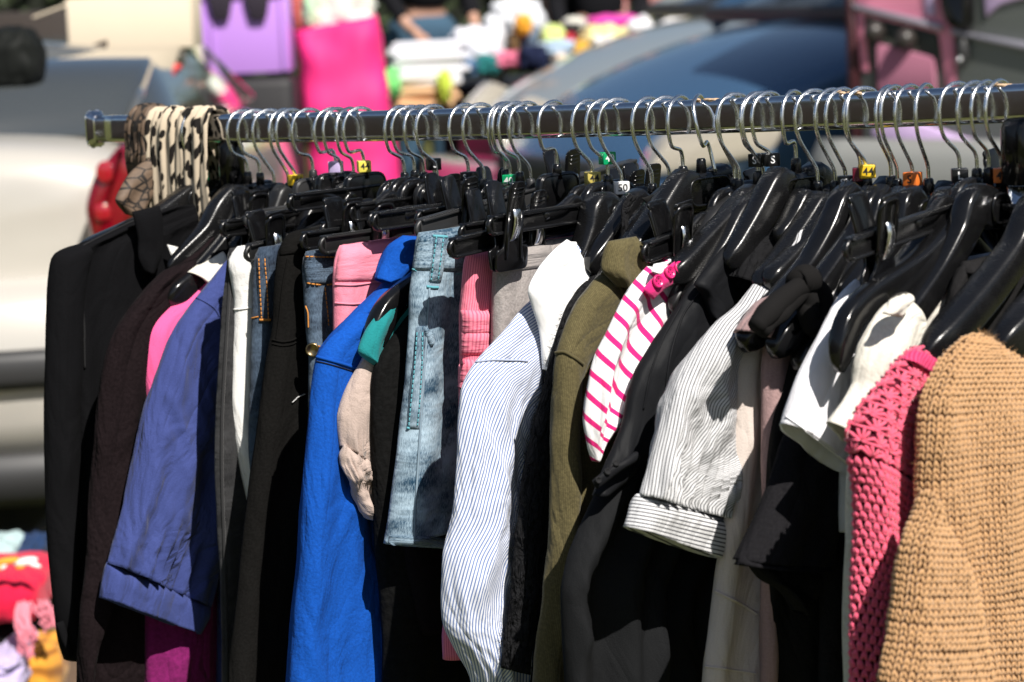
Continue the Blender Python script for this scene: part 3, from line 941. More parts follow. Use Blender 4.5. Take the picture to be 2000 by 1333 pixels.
H('green_bent', 1187, 358, 'clip', 'slim black hanger with crooked green 40 cube high on its shank', ('green', '40', 309, 0.5), vb=(960, 440), clips=(990,), half=.17, paddle=False)
H('fifty', 1213, 376, 'suit', 'black suit hanger with white 50 cube inside the white collared striped shirt', ('white', '50', 367, 0.2), arm=[(1172, 408, .019, .014), (1162, 452, .019, .015), (1142, 505, .017, .014), (1116, 552, .013, .008), (1100, 575, .010, .006)], mat=M_BLK2, plate=0.016, ht=0.012)
H('boucle', 1273, 376, 'suit', 'black hanger tangled in black straps, carrying the black boucle cardigan', arm=[(1245, 400, .017), (1215, 440), (1180, 490), (1150, 530, .011, .008)])
H('white_half', 1307, 367, 'suit', 'black hanger with half hidden white cube behind the leaning hanger', ('white', '', 370, 0.9), arm=None)
H('behind', 1334, 342, 'suit', 'black hanger with bare shank, last hook left of the leaning hanger', arm=None)
H('olive', 1370, 327, 'suit', 'big black suit hanger whose hook leans sharply, carrying the olive corduroy jacket', arm=[(1335, 362, .017, .012), (1295, 420, .0165, .014), (1246, 488, .015, .013), (1205, 545, .012, .008), (1185, 570, .010, .006)], lean=1.0, mat=M_BLK2, yaw=0.42)
H('tee', 1434, 366, 'clip', 'black clip hanger with looped clip holding the pink and white striped baby tee', vb=(1262, 492), clips=(1316,), half=.155, style='loop', tilt=-0.12, paddle=False)
H('bare_e', 1443, 368, 'suit', 'black hanger with bare shank between the leaning hanger and the S cubes', arm=None, plate=0.016)
H('sx_back', 1480, 352, 'suit', 'black hanger with black cube at the back of the pair of S cubes', ('black', 'S', 313, -0.5), arm=None, plate=0.016)
H('satin', 1490, 366, 'suit', 'black slim suit hanger carrying the black satin blouse', arm=[(1466, 388, .015), (1438, 418, .013), (1384, 474, .0125), (1335, 525, .0125), (1310, 548, .011, .008)])
H('s_right', 1507, 346, 'suit', 'black hanger with black S cube, nearer of the pair of S cubes', ('black', 'S', 312, 0.25), arm=None, plate=0.016)
H('ruffle', 1555, 327, 'suit', 'big black suit hanger with grained arm carrying the black ruffled top', arm=[(1520, 362, .018, .013), (1485, 422, .0150, .012), (1446, 486, .0130, .011), (1420, 520, .010, .007)], mat=M_BLK2, yaw=0.15)
H('pinstripe', 1596, 372, 'suit', 'black hanger inside the grey pinstriped blouse', arm=[(1572, 392), (1548, 440), (1520, 475, .011, .008)])
H('bare_f', 1630, 372, 'suit', 'black hanger with bare shank just left of the black SX cube', arm=[(1606, 395), (1578, 440), (1530, 510), (1480, 570)])
H('sx', 1651, 372, 'suit', 'black hanger with black SX cube left of the yellow 44', ('black', 'SX', 357, 0.15), arm=[(1630, 395), (1604, 440), (1560, 500), (1500, 560)])
H('maroon', 1680, 352, 'suit', 'black hanger with dark maroon cube behind the right yellow 44', ('maroon', '', 341, 0.0), arm=None, plate=0.016)
H('ribbed', 1693, 362, 'suit', 'black hanger with ribbed arm and rounded tip, yellow 44 cube, mauve strap over its end', ('yellow', '44', 335, 0.2), arm=[(1655, 392, .018, .012), (1625, 452, .0150, .013), (1585, 520, .0140, .013), (1530, 585, .0130, .013), (1478, 640, .0145, .0145), (1452, 682, .0145, .0135)], mat=M_BLK)
H('second_tip', 1740, 362, 'suit', 'black hanger whose tip is middle of three shiny tips, black bow tied on it', arm=[(1705, 395, .017), (1682, 450), (1640, 512), (1580, 592, .013, .013), (1532, 655, .0145, .0145), (1510, 695, .0145, .0135)], mat=M_BLK)
H('third_tip', 1752, 368, 'suit', 'black hanger whose low tip is rightmost of the three shiny tips', arm=[(1722, 395, .017), (1700, 455), (1662, 530), (1605, 640, .0115), (1572, 690, .0115), (1558, 725, .0105)], mat=M_BLK)
H('orange', 1782, 367, 'suit', 'black suit hanger with split orange S cube', ('orange', 'S', 350, -0.5), arm=[(1752, 400, .0175, .0115), (1735, 455), (1700, 520), (1650, 590)])
H('bare_g', 1813, 367, 'suit', 'black suit hanger with bare shank just right of the split orange cube', arm=[(1775, 400, .0185, .0115), (1762, 455, .0145), (1730, 520), (1690, 590)])
H('el', 1874, 348, 'suit', 'black hanger with black L cube at the widest gap of the rail', ('black', 'L', 343, 0.1), arm=[(1846, 395, .013), (1828, 440), (1790, 500), (1740, 560)], plate=0.012)
H('skirt_right', 1908, 348, 'clip', 'black clip hanger with looped clip and serrated bar, holding the black ribbed knit at right', vb=(1655, 488), clips=(1712,), half=.166, style='loop', tilt=-0.10, paddle=False)
H('notched', 1931, 346, 'suit', 'black hanger with notched arm ending in a bent down tip beside the white tee', arm=[(1895, 395, .013), (1862, 450, .0125), (1800, 515, .0125), (1735, 560, .0125, .010), (1690, 590, .0125, .0095), (1660, 625, .0125, .0095), (1645, 670, .0120, .0095), (1640, 728, .0105, .009)], mat=M_BLK)
H('forty_two', 1956, 352, 'suit', 'black suit hanger with orange 42 cube, last before the right post', ('orange', '42', 343, 0.05), arm=[(1902, 400, .0190, .0115), (1880, 455, .0145), (1838, 530, .0125), (1790, 600, .0125), (1745, 660)], mat=M_BLK)
H('crochet', 2062, 360, 'suit', 'thick grained black hanger reaching down to the pink crochet top', arm=[(2020, 420, .0185, .014), (1985, 490, .0150, .014), (1920, 575, .0150, .015), (1850, 655, .0150, .015), (1806, 704, .0135, .009)], mat=M_BLK2)
H('sweater', 2150, 365, 'suit', 'thick black hanger above the tan knitted sweater at the right edge', arm=[(2105, 470, .0185, .014), (2060, 560, .0165, .016), (2000, 632, .0165, .016), (1950, 692, .0145, .010)], mat=M_BLK2)
# ------------------------------------------------------------------ clothes
GG = 'second hand clothes hanging on the rack'
def G(name, hook_px, label, cat):
    t = t_at(hook_px)
    r = thing(name, rail(t) - ZU * 0.08, label, cat, GG)
    return r, t
M_TH_OR = plain('orange_thread', (0.55, 0.22, 0.04), 0.8)
M_TH_TQ = plain('turquoise_thread', (0.10, 0.34, 0.40), 0.8)
M_TH_WH = plain('pale_thread', (0.55, 0.57, 0.58), 0.8)
M_TH_BK = plain('black_thread', (0.004, 0.004, 0.005), 0.9)
BOT = 1470

# 1 black blazer at the left end
r, t = G('black_blazer', 392, 'plain black long sleeved blazer, first garment at the left end under the leopard scarf', 'blazer')
fb = fabric('black_suiting', (0.0048, 0.0048, 0.0056), 0.3, 700, 0.22)
body = loft('body', fb, r, t, [(330, 402), (300, 412), (255, 430), (190, 462), (140, 486), (128, 520), (134, 620), (142, 760), (148, 900), (150, 1100), (150, BOT)], th=[(0, .014), (.2, .018), (1, .02)], fold=(.006, 4, 1))
loft('sleeve', fb, r, t, [(150, 478), (118, 490), (104, 505), (97, 550), (91, 650), (88, 780), (90, 930), (96, 1080), (106, 1200), (118, 1262), (128, 1290)], [(175, 480), (172, 510), (162, 570), (156, 660), (152, 800), (153, 950), (154, 1100), (153, 1200), (151, 1240), (150, 1282)], th=.021, edge=.022, off=.010, fold=(.003, 3, 2), nz=.004)
bsv = loft('sleeve_placket', fb, r, t, [(108, 1218), (116, 1250), (126, 1284)], [(122, 1212), (130, 1244), (138, 1276)], th=.004, off=.024, rows=10, cols=8, edge=.004)
seam('shoulder_seam', body, [(262, 432), (220, 452), (180, 472), (142, 492)], M_TH_BK, r, .0009)
seam('arm_seam', body, [(150, 500), (158, 560), (164, 640), (166, 720)], M_TH_BK, r, .0010, n=40)
loft('collar', fb, r, t, [(256, 414), (262, 440), (268, 470), (270, 505), (280, 530)], [(312, 402), (318, 425), (319, 460), (316, 500), (298, 540)], th=.006, off=.026, rows=24, cols=14, fold=(.002, 2, 3))

loft('care_label', fabric('label_white', (0.72, 0.71, 0.68), .1, 900, .1), r, t, [(326, 478), (330, 492), (332, 504)], [(350, 484), (346, 494), (340, 502)], th=.002, off=.024, rows=8, cols=8, edge=.002)

# 2 dark brown jacket
r, t = G('brown_jacket', 482, 'dark brown soft suede look jacket between the black blazer and the navy blouse', 'jacket')
fb = fabric('brown_suede', (0.0085, 0.0054, 0.0062), 0.6, 300, 0.60, 0.95, 0.35)
loft('body', fb, r, t, [(405, 455), (385, 485), (330, 530), (268, 588), (240, 640), (225, 720), (210, 900), (190, 1100), (185, BOT)], th=[(0, .014), (1, .020)], fold=(.008, 4, 4), nz=.005)
loft('sleeve', fb, r, t, [(330, 525), (290, 560), (262, 592), (228, 640), (206, 700), (192, 800), (180, 950), (166, 1080), (151, 1190), (149, 1280), (158, 1400)], [(400, 500), (370, 560), (330, 640), (300, 740), (285, 850), (262, 980), (235, 1080), (210, 1180), (180, 1260), (168, 1400)], th=.018, off=.010, edge=.02, fold=(.006, 5, 5), nz=.007)

# 3 pink top and magenta dress behind the navy blouse
r, t = G('pink_tshirt', 508, 'bright pink top peeking out left of the navy blouse shoulder', 'top')
loft('body', fabric('bright_pink_jersey', (0.80, 0.10, 0.28), 0.15, 900, 0.25), r, t, [(455, 470), (420, 520), (380, 560), (345, 592), (302, 628), (287, 658), (283, 710), (286, 770), (292, 850), (298, 950), (300, 1000)], th=.012, fold=(.005, 3, 6))
loft('strap', fabric('cream_knit', (0.72, 0.68, 0.58), 0.15, 500, 0.2), r, t, [(432, 488), (408, 503), (385, 518), (366, 532)], [(428, 512), (420, 530), (412, 545), (394, 565)], th=[(0, .016), (1, .0185)], off=.0, raw=True, rows=22, cols=18, edge=.02, fold=(.0008, 6, 2), nz=.001)
r, t = G('magenta_dress', 519, 'magenta purple dress hanging below the navy sleeve cuff', 'dress')
loft('body', fabric('magenta_jersey', (0.145, 0.007, 0.080), 0.55, 260, 0.5), r, t, [(452, 560), (432, 620), (410, 700), (380, 900), (330, 1060), (298, 1140), (299, 1333), (302, BOT)], th=.016, fold=(.010, 5, 7), nz=.006)

# 4 navy blouse
r, t = G('navy_blouse', 530, 'navy blue cotton blouse with a wide gathered sleeve and deep cuff', 'blouse')
fb = fabric('navy_cotton', (0.037, 0.053, 0.180), 0.35, 700, 0.55, 0.9, 0.2)
body = loft('body', fb, r, t, [(480, 470), (452, 500), (432, 540), (428, 700), (426, 900), (425, 1120), (424, BOT)], th=.014, fold=(.006, 4, 8))
slv = loft('sleeve', fb, r, t, [(448, 502), (420, 535), (385, 580), (350, 628), (325, 680), (305, 740), (287, 800), (264, 900), (244, 985), (222, 1050), (207, 1100)], [(474, 515), (466, 560), (456, 610), (447, 690), (441, 780), (438, 870), (436, 960), (438, 1010), (432, 1070), (422, 1120), (408, 1186)], th=[(0, .014), (.3, .024), (.8, .028), (1, .016)], off=.012, edge=.024, fold=(.003, 3, 9), nz=.006, drape=.010, gather=(1.0, .0055, 7), rows=90, cols=46)
loft('cuff', fb, r, t, [(208, 1098), (203, 1130), (197, 1168)], [(410, 1184), (402, 1212), (387, 1239)], th=.0185, off=.012, edge=.018, rows=16, cols=30, fold=(.001, 3, 9), nz=.002, jag=.0008)
seam('yoke_seam', slv, [(384, 582), (400, 590), (418, 602), (428, 618)], fabric('navy_cotton', (0, 0, 0)), r, .0008)

# 5 black jeans
r, t = G('black_jeans', 655, 'faded black jeans with ribbed side, narrow strip between navy blouse and white trousers', 'jeans')
fd = denim('black_denim', (0.005, 0.005, 0.006), (0.04, 0.04, 0.042), .40, 1.8)
c = loft('body', fd, r, t, [(449, 486), (443, 540), (432, 620), (424, 720), (418, 820), (416, 930), (420, 1040), (428, 1130), (433, 1240), (435, BOT)], th=.014, edge=.02, fold=(.004, 4, 10), nz=.004)
seam('side_seam', c, [(452, 500), (446, 600), (440, 700), (434, 820), (434, 940), (438, 1060), (442, 1200), (444, 1320)], fd, r, .0016, n=60)

# 6 white trousers
r, t = G('white_trousers', 672, 'white trousers, bright narrow strip between the black jeans and dark blue jeans', 'trousers')
c = loft('body', fabric('white_twill', (0.76, 0.75, 0.73), 0.12, 800, 0.35), r, t, [(464, 482), (450, 512), (454, 545), (460, 590), (459, 640), (455, 720), (454, 790), (461, 860), (473, 930), (486, 990), (498, 1060), (510, 1200), (520, BOT)], th=.015, edge=.016, fold=(.004, 4, 11))
seam('waist_seam', c, [(458, 605), (470, 604), (484, 602), (495, 602)], fabric('white_twill', (0, 0, 0)), r, .0009)

# 7 dark blue jeans with belt loop
r, t = G('dark_jeans', 706, 'dark blue jeans with an orange stitched belt loop beside the white trousers', 'jeans')
fd = denim('indigo_denim', (0.008, 0.015, 0.030), (0.11, 0.16, 0.23), .46, 1.0)
c = loft('body', fd, r, t, [(505, 484), (497, 520), (494, 600), (489, 700), (486, 800), (484, 880), (490, 960), (500, 1050), (508, 1200), (512, BOT)], th=.014, edge=.014, fold=(.004, 4, 12))
bl = patch('belt_loop', c, [(501, 500), (503, 560), (506, 630)], [(521, 500), (526, 560), (529, 630)], fd, r, .0025, 20, 8)
seam('stitching', bl, [(506, 506), (508, 560), (511, 622)], M_TH_OR, r, .0006, .003, .0012)
seam('stitching', bl, [(517, 506), (521, 560), (524, 622)], M_TH_OR, r, .0006, .003, .0012)
seam('stitching', bl, [(508, 625), (516, 625), (527, 625)], M_TH_OR, r, .0012)
seam('stitching', c, [(492, 622), (500, 620), (505, 619)], M_TH_OR, r, .0007)

# 8 black trousers with pocket
r, t = G('black_trousers', 768, 'smooth black trousers with slanted front pocket left of the bright blue sweatshirt', 'trousers')
fk = fabric('black_stretch', (0.0056, 0.0053, 0.0050), 0.55, 420, 0.26)
c = loft('body', fk, r, t, [(592, 448), (566, 458), (552, 480), (545, 500), (540, 560), (537, 640), (527, 700), (516, 780), (503, 880), (490, 980), (478, 1090), (462, 1210), (447, 1333), (440, BOT)], th=[(0, .012), (1, .018)], fold=(.005, 3, 13), nz=.004, edge=.018)
patch('waistband', c, [(556, 466), (548, 482), (546, 500)], [(606, 452), (606, 470), (606, 492)], fk, r, .0018, 10, 14)
seam('pocket_seam', c, [(533, 664), (552, 668), (572, 664), (589, 652)], fk, r, .0010)
seam('pocket_seam', c, [(532, 672), (552, 676), (572, 672), (590, 660)], fk, r, .0006)
seam('side_seam', c, [(562, 505), (552, 560), (546, 620), (540, 664)], fk, r, .0008)
seam('loose_thread', c, [(568, 786), (580, 776), (594, 770)], plain('white_thread', (0.5, 0.5, 0.5), .8), r, .0005, lift=.002)

# 9 dark jeans with waistband
r, t = G('indigo_jeans', 818, 'crumpled indigo jeans with orange waistband stitching between black trousers and pink jeans', 'jeans')
fd9 = denim('crumpled_indigo', (0.006, 0.011, 0.022), (0.13, 0.19, 0.27), .30, 1.8)
c = loft('body', fd9, r, t, [(597, 492), (594, 525), (597, 570), (600, 640), (605, 700), (603, 760), (604, 850), (603, 1000), (602, BOT)], th=.015, edge=.016, fold=(.005, 5, 14), nz=.005)
wb = patch('waistband', c, [(597, 494), (595, 525), (599, 556)], [(655, 496), (654, 525), (653, 556)], fd9, r, .002, 12, 14)
seam('stitching', wb, [(598, 502), (620, 503), (640, 503), (654, 503)], M_TH_OR, r, .0007, .003, .0012)
seam('stitching', wb, [(601, 553), (620, 556), (640, 556), (653, 554)], M_TH_OR, r, .0007, .003, .0012)
seam('stitching', c, [(634, 562), (637, 590), (640, 618), (641, 636)], M_TH_OR, r, .0006, .003, .0012)
seam('stitching', c, [(598, 598), (602, 612), (603, 640)], M_TH_OR, r, .0007)
seam('stitching', c, [(618, 676), (634, 678), (650, 676)], M_TH_OR, r, .0007, .003, .0012)
button(c, 611, 683, .0065, plain('brass_button', (0.35, 0.26, 0.14), .3, 1.0), r, False, 'rivet_button')

# 10 pink jeans
r, t = G('pink_jeans', 872, 'bubblegum pink jeans held by a clip behind the bright blue sweatshirt', 'jeans')
fp = fabric('pink_twill', (0.83, 0.24, 0.33), 0.15, 700, 0.30)
c = loft('body', fp, r, t, [(664, 480), (656, 515), (653, 555), (654, 620), (655, 720), (655, 900), (655, BOT)], th=.014, edge=.016, fold=(.004, 3, 15), nz=.003)
patch('waistband', c, [(666, 480), (658, 515), (655, 550)], [(770, 462), (770, 500), (770, 548)], fp, r, .002, 12, 18)
seam('stitching', c, [(655, 556), (690, 557), (730, 552), (765, 548)], fabric('pink_twill', (0, 0, 0)), r, .0009)
seam('stitching', c, [(655, 592), (690, 594), (730, 590)], fabric('pink_twill', (0, 0, 0)), r, .0009)
seam('stitching', c, [(668, 492), (700, 491), (735, 485), (765, 478)], plain('dusty_pink_thread', (0.55, 0.12, 0.19), .8), r, .0006, .003, .001)

# 11 blue sweatshirt
r, t = G('blue_sweatshirt', 925, 'bright royal blue sweatshirt with rolled collar in the middle left of the rack', 'sweatshirt')
fbl = fabric('royal_fleece', (0.003, 0.062, 0.33), 0.42, 380, 0.34, 0.95, 0.0)
body = loft('body', fbl, r, t, [(810, 470), (785, 500), (745, 560), (708, 596), (668, 636), (640, 668), (622, 700), (612, 780), (604, 900), (592, 1050), (580, 1200), (572, 1333), (568, BOT)], th=[(0, .014), (1, .020)], fold=(.005, 3, 16))
slv = loft('sleeve', fbl, r, t, [(700, 606), (666, 638), (640, 664), (620, 700), (609, 770), (600, 850), (591, 940), (584, 1030), (577, 1130), (570, 1230), (565, 1333), (561, BOT)], [(740, 625), (735, 660), (722, 695), (708, 730), (706, 800), (708, 880), (716, 970), (727, 1060), (742, 1150), (756, 1240), (758, 1333), (760, BOT)], th=[(0, .014), (.4, .020), (1, .022)], off=.010, edge=.020, fold=(.003, 3, 17), nz=.0055, rows=90, cols=44, drape=.006)
seam('shoulder_seam', slv, [(620, 698), (640, 703), (665, 710), (690, 718), (706, 724)], fbl, r, .0016)
seam('shoulder_seam', slv, [(618, 706), (640, 711), (665, 718), (690, 726), (704, 732)], M_TH_BK, r, .0005)
loft('collar', fbl, r, t, [(786, 460), (768, 478), (758, 505), (740, 545)], [(818, 462), (812, 490), (800, 515), (775, 560)], th=[(0, .012), (.5, .018), (1, .014)], off=.006, edge=.018, rows=26, cols=20, fold=(.005, 5, 18), nz=.006)

# 12 teal top ; 13 taupe blouse ; 14 black knit
r, t = G('taupe_blouse', 962, 'taupe blouse with elastic ruffled sleeve end hanging over the blue sweatshirt', 'blouse')
ft = fabric('taupe_viscose', (0.40, 0.315, 0.275), 0.25, 600, 0.40, wscale=34)
loft('body', ft, r, t, [(860, 480), (800, 560), (760, 640), (740, 720), (738, 900), (745, 1040)], th=.010, fold=(.005, 4, 20))
loft('sleeve', ft, r, t, [(728, 660), (712, 700), (694, 735), (678, 775), (668, 810), (668, 845), (671, 872)], [(742, 690), (736, 730), (736, 780), (738, 820), (738, 860), (736, 890), (734, 918)], th=[(0, .008), (.5, .014), (1, .010)], off=.008, edge=.016, gather=(1.0, .004, 7), fold=(.002, 4, 21), nz=.003, drape=.003, rows=60, cols=36)
loft('ruffle', ft, r, t, [(671, 868), (668, 890), (672, 915), (684, 945), (698, 975), (710, 998), (722, 1012)], [(735, 905), (735, 930), (733, 950), (732, 970), (731, 985), (730, 1000), (728, 1012)], th=.008, off=.010, edge=.010, gather=(.3, .0045, 14), fold=(.004, 9, 22), nz=.008, rows=50, cols=44, jag=.0035, nscale=(70, 40))
r, t = G('teal_tshirt', 982, 'teal green top under the curved black hanger tip', 'top')
loft('body', fabric('teal_jersey', (0.012, 0.20, 0.21), 0.2, 600, 0.3), r, t, [(856, 490), (820, 532), (786, 560), (752, 590), (724, 622), (708, 648), (696, 684), (708, 700), (738, 722), (760, 760)], [(1050, 480), (1020, 560), (1000, 640), (960, 700), (930, 740), (900, 760), (850, 770), (830, 775), (810, 778), (790, 780)], th=.008, edge=.010, fold=(.003, 3, 23), smooth=True)
r, t = G('black_knit', 1004, 'black knitted cardigan in shade between the taupe sleeve and the denim skirt', 'cardigan')
fkn = fabric('black_knit', (0.0055, 0.0055, 0.0055), 0.6, 160, 0.4, 0.95, 0.3, 0.5)
loft('body', fkn, r, t, [(860, 560), (800, 620), (760, 680), (740, 720), (734, 800), (738, 950), (744, 1080), (752, 1180), (757, 1280), (758, BOT)], th=.015, fold=(.005, 4, 24))
r, t = G('black_shorts', 1022, 'black shorts just visible below the light denim skirt hem', 'shorts')
loft('body', fabric('black_viscose', (0.007, 0.0055, 0.0065), 0.3, 500, 0.3), r, t, [(840, 480), (815, 560), (795, 700), (785, 900), (786, 1070), (795, 1150), (806, 1210), (816, 1240)], th=.012, fold=(.004, 3, 25))

# 15 light denim skirt
r, t = G('denim_skirt', 1046, 'light washed denim skirt with turquoise stitched belt loop and fly, clipped at the waist', 'skirt')
fd = denim('light_denim', (0.010, 0.042, 0.080), (0.38, 0.50, 0.59), .28, 1.9)
c = loft('body', fd, r, t, [(817, 455), (811, 500), (805, 545), (800, 580), (799, 640), (793, 720), (785, 820), (776, 920), (767, 1010), (758, 1064)], th=[(0, .012), (.5, .016), (1, .018)], edge=.016, fold=(.005, 4, 26), nz=.004, rows=90)
wb = patch('waistband', c, [(819, 457), (812, 500), (806, 528)], [(905, 452), (905, 500), (906, 530)], fd, r, .002, 14, 18)
seam('stitching', wb, [(806, 526), (830, 533), (870, 535), (904, 534)], M_TH_TQ, r, .0007, .003, .001)
bl = patch('belt_loop', [wb, c], [(848, 458), (843, 500), (837, 550)], [(872, 458), (867, 500), (860, 552)], fd, r, .004, 20, 8)
for a, b in (((853, 462), (842, 548)), ((866, 462), (855, 548))):
    seam('stitching', [bl], [a, ((a[0] + b[0]) / 2, (a[1] + b[1]) / 2), b], M_TH_TQ, r, .0006, .003, .0012)
seam('stitching', [bl, wb], [(845, 462), (858, 463), (872, 464)], M_TH_TQ, r, .0013)
seam('stitching', [bl, c], [(833, 560), (845, 562), (855, 562)], M_TH_TQ, r, .0013)
fl = patch('fly_flap', c, [(812, 640), (807, 700), (800, 770), (794, 836)], [(828, 636), (828, 700), (824, 770), (819, 838)], fd, r, .0028, 26, 8)
seam('stitching', fl, [(815, 650), (811, 710), (804, 780), (799, 832)], M_TH_TQ, r, .0006, .003, .0012)
seam('stitching', fl, [(825, 650), (824, 710), (820, 780), (815, 832)], M_TH_TQ, r, .0006, .003, .0012)
seam('stitching', fl, [(796, 836), (806, 838), (818, 838)], M_TH_TQ, r, .0011)
patch('pocket_flap', c, [(824, 640), (832, 660), (840, 678)], [(830, 636), (845, 654), (845, 676)], fd, r, .003, 10, 6)
seam('side_seam', c, [(838, 560), (834, 640), (826, 760), (818, 880), (812, 980), (808, 1060)], fd, r, .0010, n=50)
hm = patch('hem_band', c, [(760, 1045), (759, 1055), (758, 1064)], [(880, 1050), (880, 1062), (880, 1072)], fd, r, .0018, 6, 24)

# 16 pink ribbed cardigan
r, t = G('pink_ribbed_skirt', 1122, 'salmon pink ribbed skirt with stacked ruffle edge between denim skirt and grey skirt', 'skirt')
fpr = striped('pink_rib', (0.82, 0.22, 0.30), (0.55, 0.10, 0.17), .0022, .35, 0.0, .3, 700, 0, .25)
c = loft('body', fpr, r, t, [(914, 493), (909, 540), (906, 590), (904, 610), (908, 700), (905, 800), (903, 900), (893, 1040), (878, 1180), (869, 1240), (870, 1290)], th=.014, edge=.014, fold=(.004, 4, 27), smooth=True)
for k, y0 in enumerate((606, 645, 702, 742, 792, 845)):
    x0 = 903 - k * 1.9
    patch('ruffle', c, [(x0 - 3 + (k % 2) * 3, y0), (x0 - 2, y0 + 25), (x0 - 3, y0 + 48)], [(960, y0 + 2), (958, y0 + 25), (957, y0 + 48)], fpr, r, .003, 8, 14, puff=.002)

# 17 grey sparkle skirt
r, t = G('grey_skirt', 1156, 'grey brown sparkly skirt held by a wide black clip beside the white collar', 'skirt')
fg = fabric('grey_lurex', (0.27, 0.245, 0.235), 0.55, 520, 0.45, 0.6, .3)
c = loft('body', fg, r, t, [(978, 484), (970, 498), (966, 540), (964, 600), (962, 680), (962, 900), (962, BOT)], th=.013, edge=.014, fold=(.007, 4, 28), nz=.006)
patch('waistband', c, [(976, 486), (970, 500), (967, 535)], [(1075, 478), (1078, 500), (1080, 520)], fg, r, .0015, 10, 18)

# 18 striped shirt with white collar
r, t = G('striped_shirt', 1208, 'blue and white striped shirt with plain white collar', 'shirt')
fs = striped('blue_stripe', (0.72, 0.74, 0.80), (0.13, 0.19, 0.38), .0027, .42, 0.0, .35, 900, .002)
fw = fabric('white_poplin', (0.82, 0.82, 0.82), 0.06, 900, 0.25)
body = loft('body', fs, r, t, [(1120, 480), (1080, 540), (1042, 588), (1020, 640), (1030, 760), (1025, 900), (1012, 1050), (1000, 1200), (992, BOT)], th=.014, fold=(.007, 4, 29))
fs2 = striped('blue_stripe_sleeve', (0.72, 0.74, 0.80), (0.13, 0.19, 0.38), .0027, .42, -0.22, .4, 900, .003)
slv = loft('sleeve', fs2, r, t, [(1036, 588), (1000, 628), (964, 672), (930, 716), (908, 762), (901, 830), (897, 910), (889, 1010), (875, 1085), (872, 1160), (878, 1225), (898, 1272), (922, 1312), (940, 1360), (948, BOT)], [(1062, 620), (1062, 660), (1056, 705), (1050, 750), (1042, 810), (1034, 880), (1022, 960), (1008, 1050), (998, 1120), (993, 1180), (990, 1240), (988, 1290), (985, 1340), (984, 1400), (984, BOT)], th=[(0, .010), (.35, .018), (.75, .020), (1, .014)], off=.010, edge=.026, fold=(.005, 4, 30), nz=.007, drape=.011, gather=(.95, .006, 5), rows=110, cols=48)
seam('shoulder_seam', slv, [(930, 708), (960, 704), (1000, 704), (1030, 706)], fs2, r, .0009)
col = loft('collar', fw, r, t, [(1106, 468), (1082, 490), (1056, 520), (1032, 564), (1040, 600), (1052, 640), (1060, 700), (1064, 722)], [(1122, 480), (1138, 508), (1152, 548), (1140, 590), (1118, 618), (1100, 650), (1082, 690), (1070, 724)], th=.006, off=.026, edge=.012, rows=44, cols=20, fold=(.002, 2, 31), nz=.003)
loft('collar_stand', fw, r, t, [(1108, 472), (1120, 500), (1130, 530)], [(1180, 475), (1180, 505), (1178, 535)], th=.008, off=-.004, rows=14, cols=12)

# 19 black boucle
r, t = G('boucle_cardigan', 1268, 'black boucle cardigan with ribbed sleeve between striped shirt and olive jacket', 'cardigan')
fbo = fabric('black_boucle', (0.010, 0.010, 0.011), 0.9, 170, 0.9, 1.0, .5, 1.0, 120)
loft('body', fbo, r, t, [(1190, 480), (1160, 530), (1130, 580), (1108, 640), (1092, 720), (1080, 850), (1060, 1000), (1045, 1200), (1040, BOT)], th=.014, fold=(.004, 4, 32), nz=.004, jag=.0012)
bsl = loft('sleeve', fbo, r, t, [(1148, 550), (1118, 590), (1098, 640), (1080, 700), (1062, 775), (1044, 850), (1025, 930), (1012, 1010), (1003, 1090), (998, 1170), (990, 1250), (984, 1308)], [(1165, 580), (1140, 640), (1118, 700), (1100, 770), (1086, 840), (1072, 920), (1058, 1000), (1048, 1080), (1042, 1150), (1038, 1220), (1034, 1270), (1028, 1316)], th=.017, off=.008, edge=.018, fold=(.003, 3, 33), nz=.004, jag=.0022, rows=90)
fuzz(bsl, fbo, r, 900, -.015, .06, .006, 6)
loft('strap', fbo, r, t, [(1228, 380), (1215, 400), (1208, 430), (1206, 470)], [(1244, 384), (1228, 404), (1220, 432), (1220, 470)], th=.003, off=.020, rows=16, cols=8, edge=.003)
loft('strap', fbo, r, t, [(1262, 386), (1248, 410), (1240, 440), (1236, 480)], [(1274, 390), (1262, 414), (1254, 442), (1250, 480)], th=.003, off=.026, rows=16, cols=8, edge=.003)
lb = loft('care_label', fabric('black_satin_ribbon', (0.010, 0.010, 0.010), 0.1, 900, 0.1, .5), r, t, [(1252, 388), (1262, 400), (1276, 418), (1284, 430)], [(1292, 372), (1302, 386), (1304, 402), (1302, 414)], th=.0012, off=.032, rows=16, cols=10, edge=.003)
for k in range(4):
    seam('label_print', lb, [(1276 + 4 * k, 388 + 8 * k), (1284 + 3 * k, 385 + 8 * k), (1294 + 2 * k, 381 + 8 * k)], M_LIGHTTXT, lb.o, .0005, .002, .0012)

